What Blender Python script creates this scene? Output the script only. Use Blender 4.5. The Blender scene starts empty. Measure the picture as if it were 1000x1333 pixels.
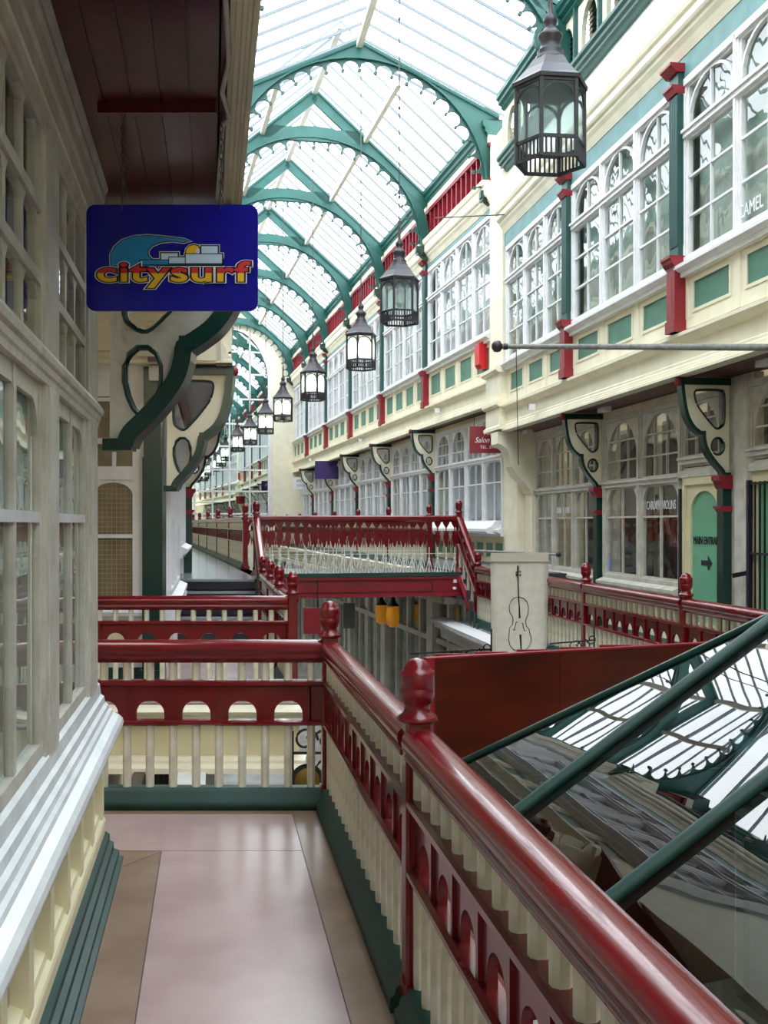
import bpy, math, random
from mathutils import Vector, Matrix
random.seed(4)
C = bpy.context.scene.collection
PI = math.pi

# ------------------------------------------------------------ materials
def lin(c):
    c = c / 255.0
    return c / 12.92 if c <= 0.04045 else ((c + 0.055) / 1.055) ** 2.4
def rgb(r, g, b): return (lin(r), lin(g), lin(b), 1)
MATS = {}
def mat(name, col, rough=0.5, noise=0.0, scale=6.0, bump=0.0, metal=0.0, coat=0.0, emit=0.0, col2=None, spec=0.5, bscale=None):
    m = bpy.data.materials.new(name); m.use_nodes = True
    nt = m.node_tree; b = nt.nodes['Principled BSDF']
    b.inputs['Base Color'].default_value = rgb(*col)
    b.inputs['Roughness'].default_value = rough
    b.inputs['Metallic'].default_value = metal
    b.inputs['Coat Weight'].default_value = coat
    b.inputs['Coat Roughness'].default_value = 0.06
    b.inputs['Specular IOR Level'].default_value = spec
    if emit:
        b.inputs['Emission Color'].default_value = rgb(*col); b.inputs['Emission Strength'].default_value = emit
    tc = nt.nodes.new('ShaderNodeTexCoord')
    if noise or col2:
        n = nt.nodes.new('ShaderNodeTexNoise'); n.inputs['Scale'].default_value = scale; n.inputs['Detail'].default_value = 6
        r = nt.nodes.new('ShaderNodeValToRGB')
        c2 = col2 or tuple(max(0, v * (1 - noise)) for v in col)
        r.color_ramp.elements[0].color = rgb(*c2); r.color_ramp.elements[1].color = rgb(*col)
        r.color_ramp.elements[0].position = 0.32; r.color_ramp.elements[1].position = 0.62
        nt.links.new(tc.outputs['Object'], n.inputs['Vector'])
        nt.links.new(n.outputs['Fac'], r.inputs['Fac']); nt.links.new(r.outputs['Color'], b.inputs['Base Color'])
    if bump:
        n2 = nt.nodes.new('ShaderNodeTexNoise'); n2.inputs['Scale'].default_value = bscale or scale * 4; n2.inputs['Detail'].default_value = 4
        bp = nt.nodes.new('ShaderNodeBump'); bp.inputs['Strength'].default_value = bump; bp.inputs['Distance'].default_value = 0.02
        nt.links.new(tc.outputs['Object'], n2.inputs['Vector'])
        nt.links.new(n2.outputs['Fac'], bp.inputs['Height']); nt.links.new(bp.outputs['Normal'], b.inputs['Normal'])
    MATS[name] = m
    return m
def glass_mat(name, tint, f0=.06, rough=0.0, bump=0.0, bscale=1.0, dist=0.02):
    m = bpy.data.materials.new(name); m.use_nodes = True; nt = m.node_tree; nt.nodes.clear()
    out = nt.nodes.new('ShaderNodeOutputMaterial'); mix = nt.nodes.new('ShaderNodeMixShader')
    t = nt.nodes.new('ShaderNodeBsdfTransparent'); t.inputs[0].default_value = rgb(*tint)
    g = nt.nodes.new('ShaderNodeBsdfGlossy'); g.inputs['Roughness'].default_value = rough
    lw = nt.nodes.new('ShaderNodeLayerWeight'); lw.inputs['Blend'].default_value = 0.5
    pw = nt.nodes.new('ShaderNodeMath'); pw.operation = 'POWER'; pw.inputs[1].default_value = 5.0; nt.links.new(lw.outputs['Facing'], pw.inputs[0])
    f = nt.nodes.new('ShaderNodeMath'); f.operation = 'MULTIPLY_ADD'; f.inputs[1].default_value = 1-f0; f.inputs[2].default_value = f0; nt.links.new(pw.outputs[0], f.inputs[0])
    if bump:
        tc = nt.nodes.new('ShaderNodeTexCoord')
        n2 = nt.nodes.new('ShaderNodeTexNoise'); n2.inputs['Scale'].default_value = bscale; n2.inputs['Detail'].default_value = 1.5
        bp = nt.nodes.new('ShaderNodeBump'); bp.inputs['Strength'].default_value = bump; bp.inputs['Distance'].default_value = dist
        nt.links.new(tc.outputs['Object'], n2.inputs['Vector']); nt.links.new(n2.outputs['Fac'], bp.inputs['Height'])
        nt.links.new(bp.outputs['Normal'], g.inputs['Normal']); nt.links.new(bp.outputs['Normal'], lw.inputs['Normal'])
    nt.links.new(f.outputs[0], mix.inputs[0]); nt.links.new(t.outputs[0], mix.inputs[1]); nt.links.new(g.outputs[0], mix.inputs[2])
    nt.links.new(mix.outputs[0], out.inputs[0]); MATS[name] = m
    return m
cream = mat('cream_paint', (240, 231, 205), 0.55, 0.05, 3, 0.1)
yellowcream = mat('pale_yellow_paint', (222, 212, 174), 0.55, 0.05, 3)
white = mat('white_paint', (232, 230, 230), 0.42, 0.05, 5, 0.12)
greywhite = mat('aged_white_paint', (206, 202, 192), 0.38, 0.10, 7, 0.25, col2=(184, 178, 166))
sillwhite = mat('gloss_white_sill_paint', (226, 230, 232), 0.25, 0.06, 5, 0.1)
plaster = mat('white_plaster', (232, 232, 228), 0.8, 0.06, 2.5, 0.3)
teal = mat('teal_paint', (34, 92, 84), 0.4, 0.12, 3)
tealdark = mat('dark_teal_paint', (38, 82, 76), 0.45, 0.1, 4)
frieze = mat('grey_blue_paint', (112, 150, 150), 0.6, 0.08, 4)
green = mat('dark_green_paint', (14, 52, 44), 0.28, 0.1, 4, 0.05, coat=0.2)
basegreen = mat('skirting_green_paint', (20, 62, 54), 0.5, 0.15, 6, 0.05)
pangreen = mat('panel_green_paint', (82, 132, 112), 0.5, 0.1, 4)
red = mat('gloss_red_paint', (112, 10, 20), 0.25, 0.12, 5, 0.02, coat=0.4, spec=.35)
redwall = mat('satin_red_paint', (140, 26, 40), 0.4, 0.08, 5)
soffitred = mat('dark_red_boards', (84, 12, 18), 0.3, 0.12, 3, 0.1, coat=0.1)
balw = mat('baluster_cream_paint', (226, 220, 200), 0.45, 0.10, 9, 0.1, col2=(200, 193, 172))
ironw = mat('white_iron', (228, 228, 216), 0.45)
blackiron = mat('black_iron', (24, 22, 26), 0.45, metal=0.2)
lanternmetal = mat('lantern_metal', (58, 54, 58), 0.42, 0.2, 8, metal=0.3)
lanternblack = mat('lantern_black', (26, 24, 30), 0.5)
rodmat = mat('rod_metal', (70, 62, 62), 0.5)
pinkfloor = mat('pink_vinyl', (172, 148, 144), 0.22, 0.08, 2.2, 0.03, col2=(156, 132, 128), bscale=30)
brownfloor = mat('brown_vinyl', (138, 116, 98), 0.26, 0.08, 3, 0.03, col2=(124, 102, 84), bscale=30)
seam = mat('floor_seam', (60, 48, 44), 0.8)
greyfloor = mat('grey_vinyl', (126, 128, 132), 0.2, 0.1, 2, 0.03)
stairdark = mat('stair_rubber', (42, 38, 46), 0.45)
nosing = mat('stair_nosing', (150, 152, 158), 0.4)
signblue = mat('sign_blue', (10, 8, 140), 0.25, 0.05, 3)
wood = mat('polished_red_wood', (92, 30, 13), 0.3, 0.0, 1.2, 0.0, col2=(56, 18, 10), coat=0.1)
wn = wood.node_tree
mp = wn.nodes.new('ShaderNodeMapping'); mp.inputs['Scale'].default_value = (1, 1, 5)
tcn = [n for n in wn.nodes if n.type == 'TEX_COORD'][0]; nn = [n for n in wn.nodes if n.type == 'TEX_NOISE'][0]
wn.links.new(tcn.outputs['Object'], mp.inputs[0]); wn.links.new(mp.outputs[0], nn.inputs['Vector'])
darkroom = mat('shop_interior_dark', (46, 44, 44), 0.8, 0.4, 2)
lowroom = mat('lower_shop_interior', (120, 104, 86), 0.8, 0.5, 1.2)
blind = mat('grey_green_blind', (168, 182, 172), 0.7, 0.08, 1)
netcurtain = mat('pale_net_curtain', (210, 214, 214), 0.8, 0.12, 3)
bluecurtain = mat('blue_white_curtain', (196, 204, 220), 0.8, 0.12, 3)
paleshop = mat('papered_glass', (176, 190, 178), 0.35, 0.05, 2)
brownglass = mat('wire_glass', (128, 112, 84), 0.3, 0.2, 5)
stone = mat('arcade_floor_tiles', (176, 168, 158), 0.35, 0.25, 2)
lowgrey = mat('lower_grey_paint', (222, 223, 216), 0.5, 0.1, 3)
pole = mat('grey_pole', (142, 140, 136), 0.6, 0.2, 20)
amber = mat('amber_lamp', (226, 150, 40), 0.4, emit=0.1)
boxred = mat('alarm_red', (206, 24, 34), 0.4)
purple = mat('purple_sign', (52, 28, 100), 0.5, 0.2, 12)
canvas = mat('canvas_banner', (214, 208, 194), 0.85, 0.05, 10, 0.2)
ink = mat('black_ink', (28, 26, 30), 0.7)
doorgreen = mat('shop_door_green', (112, 176, 142), 0.3, 0.06, 2)
letter = mat('white_letters', (236, 236, 240), 0.5)
gold = mat('old_gold', (120, 92, 30), 0.4, metal=0.4)
yellow = mat('logo_yellow', (226, 178, 38), 0.4)
logored = mat('logo_red', (200, 36, 44), 0.4)
logoblue = mat('logo_blue', (32, 128, 188), 0.4)
logogrey = mat('logo_grey', (186, 206, 226), 0.4)
black = mat('black_paint', (8, 8, 12), 0.4)
bulbmat = mat('lit_lamp', (255, 248, 226), 0.5, emit=12.0)
bulboff = mat('unlit_lamp', (235, 235, 225), 0.3)
barmat = mat('glazing_bar_lead', (120, 128, 132), 0.6)
beamcream = mat('roof_purlin_cream', (228, 222, 206), 0.6)
purpipe = mat('mauve_pipe', (128, 76, 104), 0.5)
winglass = glass_mat('window_glass', (246, 250, 248), .09, 0.01, 0.22, 2.2, 0.02)
roofglass = glass_mat('roof_glass', (240, 248, 252), .01, 0.05)
rl_glass = glass_mat('rooflight_glass', (118, 138, 140), .11, 0.0, 0.08, 1.0, 0.05)
mir = mat('mirror_glass', (214, 226, 224), 0.015, metal=1.0)
lg = bpy.data.materials.new('frosted_lantern_glass'); lg.use_nodes = True; nt = lg.node_tree; nt.nodes.clear()
o_ = nt.nodes.new('ShaderNodeOutputMaterial'); mx = nt.nodes.new('ShaderNodeMixShader'); mx.inputs[0].default_value = 0.45
a_ = nt.nodes.new('ShaderNodeBsdfTransparent'); a_.inputs[0].default_value = rgb(238, 248, 246)
b_ = nt.nodes.new('ShaderNodeBsdfTranslucent'); b_.inputs[0].default_value = rgb(226, 238, 240)
nt.links.new(a_.outputs[0], mx.inputs[1]); nt.links.new(b_.outputs[0], mx.inputs[2]); nt.links.new(mx.outputs[0], o_.inputs[0])
lg2 = lg.copy(); lg2.name = 'clear_lantern_glass'; [n for n in lg2.node_tree.nodes if n.type == 'MIX_SHADER'][0].inputs[0].default_value = 0.3

# ------------------------------------------------------------ mesh builder
class MB:
    def __init__(s): s.v = []; s.f = []; s.m = []; s.sm = []
    def add(s, vs, fs, mi=0, smooth=False):
        o = len(s.v); s.v += [tuple(v) for v in vs]
        for f in fs: s.f.append([i + o for i in f]); s.m.append(mi); s.sm.append(smooth)
    def box(s, x0, x1, y0, y1, z0, z1, mi=0):
        s.add([(x0,y0,z0),(x1,y0,z0),(x1,y1,z0),(x0,y1,z0),(x0,y0,z1),(x1,y0,z1),(x1,y1,z1),(x0,y1,z1)],
              [(0,3,2,1),(4,5,6,7),(0,1,5,4),(1,2,6,5),(2,3,7,6),(3,0,4,7)], mi)
    def ext(s, x0, x1, prof, mi=0):           # polygon in (y, z), drawn out along x
        n = len(prof)
        vs = [(x0, y, z) for y, z in prof] + [(x1, y, z) for y, z in prof]
        fs = [[i, (i+1) % n, (i+1) % n + n, i + n] for i in range(n)] + [list(range(n))[::-1], [i + n for i in range(n)]]
        s.add(vs, fs, mi)
    def prism(s, prof, y0, y1, mi=0, caps=True):          # polygon in (x, z), thickness along y
        n = len(prof)
        vs = [(x, y0, z) for x, z in prof] + [(x, y1, z) for x, z in prof]
        fs = [[i, (i+1) % n, (i+1) % n + n, i + n] for i in range(n)]
        if caps: fs += [list(range(n))[::-1], [i + n for i in range(n)]]
        s.add(vs, fs, mi)
    def flat(s, prof, z0, z1, mi=0):          # polygon in (x, y), thickness along z
        n = len(prof)
        vs = [(x, y, z0) for x, y in prof] + [(x, y, z1) for x, y in prof]
        s.add(vs, [[i, (i+1) % n, (i+1) % n + n, i + n] for i in range(n)] + [list(range(n))[::-1], [i + n for i in range(n)]], mi)
    def ring(s, outer, inner, y0, y1, mi=0):  # same number of points, (x, z)
        n = len(outer)
        vs = [(x,y0,z) for x,z in outer]+[(x,y0,z) for x,z in inner]+[(x,y1,z) for x,z in outer]+[(x,y1,z) for x,z in inner]
        fs = []
        for i in range(n):
            j = (i+1) % n
            fs += [[i,j,j+n,i+n],[i+2*n,i+3*n,j+3*n,j+2*n],[i,i+2*n,j+2*n,j],[i+n,j+n,j+3*n,i+3*n]]
        s.add(vs, fs, mi)
    def lathe(s, prof, cx=0, cy=0, seg=16, mi=0, smooth=True, rot=0.0):
        n = len(prof); vs = []
        for r, z in prof:
            for k in range(seg):
                a = 2*PI*k/seg + rot; vs.append((cx + r*math.cos(a), cy + r*math.sin(a), z))
        fs = [[i*seg+k, i*seg+(k+1) % seg, (i+1)*seg+(k+1) % seg, (i+1)*seg+k] for i in range(n-1) for k in range(seg)]
        s.add(vs, fs, mi, smooth)
        s.add([vs[k] for k in range(seg)], [list(range(seg))[::-1]], mi)
        s.add([vs[(n-1)*seg+k] for k in range(seg)], [list(range(seg))], mi)
    def tube(s, pts, r, seg=8, mi=0, closed=False, smooth=True):
        P = [Vector(p) for p in pts]; n = len(P); rings = []
        for i, p in enumerate(P):
            a = P[(i-1) % n] if (closed or i > 0) else P[0]; b = P[(i+1) % n] if (closed or i < n-1) else P[-1]
            d = (b - a).normalized(); up = Vector((0,0,1)) if abs(d.z) < 0.9 else Vector((1,0,0))
            e1 = d.cross(up).normalized(); e2 = d.cross(e1)
            rr = r[i] if isinstance(r, (list, tuple)) else r
            rings.append([p + e1*rr*math.cos(2*PI*k/seg) + e2*rr*math.sin(2*PI*k/seg) for k in range(seg)])
        vs = [v for g in rings for v in g]; m = n if closed else n-1
        s.add(vs, [[i*seg+k, i*seg+(k+1) % seg, ((i+1) % n)*seg+(k+1) % seg, ((i+1) % n)*seg+k] for i in range(m) for k in range(seg)], mi, smooth)
        if not closed:
            s.add(rings[0], [list(range(seg))], mi); s.add(rings[-1], [list(range(seg))[::-1]], mi)
    def bar(s, a, b, w, h, mi=0):             # square bar between two points, w horizontal, h vertical
        a = Vector(a); b = Vector(b); d = (b-a).normalized()
        e1 = d.cross(Vector((0,0,1)))
        e1 = e1.normalized() if e1.length > 1e-4 else Vector((1,0,0)); e2 = e1.cross(d)
        vs = [p + e1*sx*w/2 + e2*sy*h/2 for p in (a,b) for sx,sy in ((-1,-1),(1,-1),(1,1),(-1,1))]
        s.add(vs, [(0,1,2,3),(7,6,5,4),(0,4,5,1),(1,5,6,2),(2,6,7,3),(3,7,4,0)], mi)
    def obj(s, name, mats, parent=None, **kw):
        me = bpy.data.meshes.new(name); me.from_pydata(s.v, [], s.f)
        for m in (mats if isinstance(mats, (list, tuple)) else [mats]): me.materials.append(m)
        me.polygons.foreach_set('material_index', s.m); me.polygons.foreach_set('use_smooth', s.sm)
        me.update()
        import bmesh
        b = bmesh.new(); b.from_mesh(me); bmesh.ops.recalc_face_normals(b, faces=b.faces); b.to_mesh(me); b.free()
        o = bpy.data.objects.new(name, me); C.objects.link(o)
        if parent: o.parent = parent
        for k, v in kw.items(): o[k] = v
        return o
def inst(o, parent, loc=(0,0,0), rot=(0,0,0), scale=(1,1,1)):
    c = o.copy(); C.objects.link(c); c.parent = parent; c.location = loc; c.rotation_euler = rot; c.scale = scale
    return c
def root(name, label=None, cat=None, loc=(0,0,0), rz=0.0, group=None, kind=None):
    o = bpy.data.objects.new(name, None); C.objects.link(o); o.location = loc; o.rotation_euler = (0,0,rz)
    o.empty_display_size = 0.2
    if label: o['label'] = label
    if cat: o['category'] = cat
    if group: o['group'] = group
    if kind: o['kind'] = kind
    return o
def tag(o, label, cat, group=None, kind=None):
    o['label'] = label; o['category'] = cat
    if group: o['group'] = group
    if kind: o['kind'] = kind
    return o
def copy_tree(o, parent=None):
    c = o.copy(); C.objects.link(c); c.parent = parent
    for ch in list(o.children): copy_tree(ch, c)
    return c
def curve_mesh(cu, name):
    to = bpy.data.objects.new('tmp', cu); C.objects.link(to); dg = bpy.context.evaluated_depsgraph_get()
    me = bpy.data.meshes.new_from_object(to.evaluated_get(dg)); me.name = name; bpy.data.objects.remove(to); bpy.data.curves.remove(cu)
    o = bpy.data.objects.new(name, me); C.objects.link(o); return o
def text_obj(txt, size, m, parent, loc, rot=(PI/2,0,0), ext=0.002, name='lettering', sx=1.0, align='CENTER', shear=0.0, offset=0.0):
    cu = bpy.data.curves.new(name, 'FONT'); cu.body = txt; cu.size = size; cu.extrude = ext; cu.align_x = align; cu.align_y = 'CENTER'
    cu.shear = shear; cu.offset = offset
    cu.materials.append(m); cu.resolution_u = 4
    o = curve_mesh(cu, name); o.parent = parent; o.location = loc; o.rotation_euler = rot; o.scale = (sx,1,1)
    return o
ORD = ['first','second','third','fourth','fifth','sixth','seventh','eighth','ninth','tenth','eleventh','twelfth']

# ------------------------------------------------------------ the plan of the arcade
# X to the right of the viewpoint, Y ahead, Z up; the viewpoint is 1.65 m above the walkway. The near half of the arcade
# runs along X = k - MN*Y, the far half (beyond the bridge) bends a little: X = k - MF*Y.
EYE = 1.65
MN, MF = 0.1607, 0.2236
TN, TF = math.atan(MN), math.atan(MF)
CN, CF = math.cos(TN), math.cos(TF)
def NX(k, Y): return k - MN*Y
def FX(k, Y): return k - MF*Y
GROUND = -3.8
WN = [0]
def window_name():
    WN[0] += 1; return 'window_%d' % WN[0]
TR = [0]
def trim_name():
    TR[0] += 1; return 'trim_%d' % TR[0]

# ------------------------------------------------------------ camera, world
cam_d = bpy.data.cameras.new('camera'); cam = bpy.data.objects.new('camera', cam_d); C.objects.link(cam)
cam.location = (0,0,EYE); cam.rotation_euler = (PI/2,0,0)
cam_d.sensor_fit = 'VERTICAL'; cam_d.sensor_height = 36; cam_d.lens = 1400/1333*36; cam_d.shift_y = 15.5/1333
cam_d.clip_start = 0.05; cam_d.clip_end = 300
sc = bpy.context.scene; sc.camera = cam
sc.view_settings.view_transform = 'Standard'; sc.view_settings.look = 'None'; sc.view_settings.gamma = 1; sc.view_settings.use_curve_mapping = False
sc.view_settings.exposure = 0.95
w = bpy.data.worlds.new('overcast_sky'); sc.world = w; w.use_nodes = True
bg = w.node_tree.nodes['Background']; bg.inputs[1].default_value = 4.0
tcw = w.node_tree.nodes.new('ShaderNodeTexCoord'); nz = w.node_tree.nodes.new('ShaderNodeTexNoise'); nz.inputs['Scale'].default_value = 2.0
rp = w.node_tree.nodes.new('ShaderNodeValToRGB')
rp.color_ramp.elements[0].color = (0.72, 0.80, 0.92, 1); rp.color_ramp.elements[1].color = (1, 1, 1, 1)
rp.color_ramp.elements[0].position = 0.35; rp.color_ramp.elements[1].position = 0.6
w.node_tree.links.new(tcw.outputs['Generated'], nz.inputs['Vector']); w.node_tree.links.new(nz.outputs['Fac'], rp.inputs['Fac'])
w.node_tree.links.new(rp.outputs['Color'], bg.inputs[0])
try:
    sc.cycles.use_denoising = True; sc.cycles.max_bounces = 10; sc.cycles.diffuse_bounces = 5; sc.cycles.glossy_bounces = 5
    sc.cycles.transparent_max_bounces = 24; sc.cycles.sample_clamp_indirect = 6; sc.cycles.caustics_reflective = False
    sc.cycles.caustics_refractive = False
except Exception: pass
# ------------------------------------------------------------ railings
def arch_fill(mb, x0, x1, ztop, cx, r, zs, rz, y0, y1, mi=0, n=10, pw=1.0):
    """solid between an arch (centre cx, half width r, spring zs, rise rz) and the top ztop"""
    pts = [(cx - r*math.cos(PI*i/n), zs + rz*(math.sin(PI*i/n)**pw)) for i in range(n+1)]
    if x0 < cx - r - 1e-5: mb.box(x0, cx-r, y0, y1, zs, ztop, mi)
    if x1 > cx + r + 1e-5: mb.box(cx+r, x1, y0, y1, zs, ztop, mi)
    for (xa, za), (xb, zb) in zip(pts, pts[1:]):
        mb.prism([(xa, za), (xb, zb), (xb, ztop), (xa, ztop)], y0, y1, mi)
def bal_mesh(h, w=0.046):
    mb = MB(); c = w*0.28; a = w/2
    P = [(-a+c,-a),(a-c,-a),(a,-a+c),(a,a-c),(a-c,a),(-a+c,a),(-a,a-c),(-a,-a+c)]
    mb.flat(P, 0, h); return mb
_bal = {}
def baluster(h, parent, loc):
    key = round(h, 3)
    if key not in _bal:
        o = bal_mesh(h).obj('baluster', balw, parent); o.location = loc; _bal[key] = o; return o
    return inst(_bal[key], parent, loc)
PITCH = 0.141
def railing(A, B, z, label, group=None, zb=None, bi=0.05, ph=.98):
    """balustrade panel from A to B (world XY), floor height z (zb at the far end for a stair)"""
    A = Vector((A[0],A[1],z)); B = Vector((B[0],B[1],z if zb is None else zb)); d = B-A
    L = math.hypot(d.x, d.y); sl = d.z/L; rz = math.atan2(d.y, d.x)
    t = root('balustrade_panel', label, 'railing', A, rz, group)
    x0, x1 = .04, L-.04
    def sweep(prof, name, m):
        n = len(prof); mb = MB()
        vs = [(x0, y, zz + sl*x0) for y, zz in prof] + [(x1, y, zz + sl*x1) for y, zz in prof]
        mb.add(vs, [[i,(i+1)%n,(i+1)%n+n,i+n] for i in range(n)], 0, n > 10); mb.add(vs, [list(range(n))[::-1], [i+n for i in range(n)]])
        return mb.obj(name, m, t)
    hp = [(-.03,.845),(.03,.845),(.04,.865),(.052,.872),(.052,.885),(.042,.892),(.056,.905),(.062,.925),(.058,.948),(.044,.962),(.022,.972),(0,.976),
          (-.022,.972),(-.044,.962),(-.058,.948),(-.062,.925),(-.056,.905),(-.042,.892),(-.052,.885),(-.052,.872),(-.04,.865)]
    sweep(hp, 'handrail', red)
    sweep([(-.028,.705),(.028,.705),(.045,.715),(.045,.735),(.03,.742),(-.03,.742),(-.045,.735),(-.045,.715)], 'middle_rail', red)
    sweep([(-.03,.478),(.03,.478),(.045,.486),(.045,.502),(.028,.51),(-.028,.51),(-.045,.502),(-.045,.486)], 'lower_rail', red)
    sweep([(-.085,0),(.085,0),(.085,.05),(.07,.06),(.065,.085),(.045,.1),(.04,.12),(-.04,.12),(-.045,.1),(-.065,.085),(-.07,.06),(-.085,.05)], 'base_kerb', basegreen if zb is None else redwall)
    x0, x1 = .05, L-bi
    n = max(2, round((x1-x0)/PITCH/2)*2); p = (x1-x0)/n
    band = MB(); r = min(.088, p*.62)
    band.box(x1-.01, L-.03, -.014, .014, .509+sl*x1, .706+sl*x1)
    for i in range(n//2):
        cx = x0 + p*(2*i+1); s = sl*cx
        o = len(band.v)
        arch_fill(band, cx-p, cx+p, .706, cx, r, .545, r*0.95, -.014, .014)
        band.box(cx-p, cx-r, -.014, .014, .509, .546); band.box(cx+r, cx+p, -.014, .014, .509, .546)
        band.box(cx-p-.012, cx-p+.012, -.026, .026, .509, .706)
        for q in range(o, len(band.v)): v = band.v[q]; band.v[q] = (v[0], v[1], v[2] + sl*v[0])
    band.obj('arched_band', red, t)
    for i in range(n):
        cx = x0 + p*(i+ph)
        baluster(.362, t, (cx, 0, .118 + sl*cx)); baluster(.106, t, (cx, 0, .741 + sl*cx))
    return t
def post_mesh():
    mb = MB(); a = .046; c = .01
    def sq(a, z0, z1): mb.flat([(-a+c,-a),(a-c,-a),(a,-a+c),(a,a-c),(a-c,a),(-a+c,a),(-a,a-c),(-a,-a+c)], z0, z1)
    sq(a, 0, .99); sq(.054, 0, .13); return mb
def finial_mesh():
    mb = MB()
    mb.lathe([(.046,.985),(.066,.99),(.070,1.0),(.064,1.01),(.05,1.018),(.045,1.03),(.043,1.042),(.05,1.055),(.058,1.075),(.060,1.095),(.0575,1.1),(.0575,1.104),
              (.060,1.11),(.060,1.15),(.058,1.158),(.048,1.162),(.045,1.172),(.036,1.188),(.018,1.199),(.002,1.202)], seg=20)
    return mb
_post = []
def newel(x, y, z, label, group=None, rz=TN, h=None):
    if not _post:
        t = root('newel_post', label, 'post', (x,y,z), rz, group)
        post_mesh().obj('shaft', red, t); finial_mesh().obj('ball_finial', red, t); _post.append(t); return t
    t = copy_tree(_post[0]); t.location = (x,y,z); t.rotation_euler = (0,0,rz); t['label'] = label
    if group: t['group'] = group
    elif 'group' in t: del t['group']
    return t
KR = 0.69
P_far = (NX(KR,6.27), 6.27); P_mid = (NX(KR,3.6), 3.6); P_back = (NX(KR,0.93), .93); P_b2 = (NX(KR,-1.8), -1.8)
G = 'balustrade along the near walkway'
newel(*P_mid, 0, 'large glossy red newel post with ball finial in the middle of the near walkway railing', None)
newel(*P_far, 0, 'glossy red newel post where the near walkway railing meets the cross railing', None)
newel(*P_back, 0, 'red newel post beside the viewpoint holding the nearest handrail', None)
railing(P_back, P_mid, 0, 'nearest red and cream balustrade with glossy red handrail beside the rooflight', None)
railing(P_mid, P_far, 0, 'red and cream balustrade panel between the two nearest finial posts', None)
railing(P_b2, P_back, 0, 'red and cream balustrade panel behind the viewpoint', None)
XW = -2.2
railing((-2.35,6.27), P_far, 0, 'red and cream cross railing closing the end of the near walkway', None, bi=.105)
# second walkway railing
Q0 = (-.86,10.1)
newel(*Q0, 0, 'red newel post at the corner of the second cross railing, beneath the bridge end', None)
railing((-3.3,10.1), Q0, 0, 'second red and cream cross railing, behind the nearer one', None)
QS = [Q0, (NX(.73,11.6),11.6), (NX(.73,13.3),13.3), (NX(.73,15.1),15.1)]
for i in range(1,4):
    newel(*QS[i], 0, 'small red newel post, %s behind the second cross railing corner' % ORD[i-1], None)
    railing(QS[i-1], QS[i], 0, 'receding balustrade panel towards the dark steps, %s from the cross railing corner' % ORD[i-1], None)
DK = 0.82
BL = (-2.08,17.5); BR = (1.27,18.25)
newel(*BL, DK, 'tall red newel post at the left end of the bridge, above the dark steps', None)
newel(*BR, DK+.03, 'tall red newel post at the right end of the bridge', None)
railing(QS[3], BL, 0, 'sloping red stair railing rising to the left end of the bridge', None, zb=DK)
# far bridge side and raised walkways
FL = (-2.53,19.6); FR = (FX(5.45,20.5),20.5)
def rail_run(pts, z, side):
    for i, p in enumerate(pts):
        newel(*p, z, 'red newel post on the %s raised walkway, %s beyond the bridge' % (side, ORD[i]), None, TF)
        if i: railing(pts[i-1], p, z, 'balustrade panel on the %s raised walkway, %s beyond the bridge' % (side, ORD[i-1]), None)
kL = FL[0] + MF*FL[1]
rail_run([(FX(kL,y),y) for y in (19.6,23.0,26.8,31.0,35.5,40.2,44.8)], DK, 'left')
rail_run([(FX(5.45,y),y) for y in (20.5,23.9,27.3,30.7,34.1,37.5,40.9,44.3)], DK, 'right')
# right-hand near walkway railing
RK = 4.34
RY = [17.5,15.1,12.45,9.83,7.2,4.55,1.9,-.75]
for i, y in enumerate(RY):
    newel(NX(RK,y), y, 0, 'red newel post of the railing across the arcade, %s from the bridge steps' % ORD[i], None)
    if i: railing((NX(RK,y),y), (NX(RK,RY[i-1]),RY[i-1]), 0, 'balustrade panel across the arcade before the shopfronts, %s from the bridge steps' % ORD[i-1], None)
railing((NX(RK,17.5),17.5), BR, 0, 'steep sloping stair railing falling from the right end of the bridge', None, zb=DK+.03)

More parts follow.
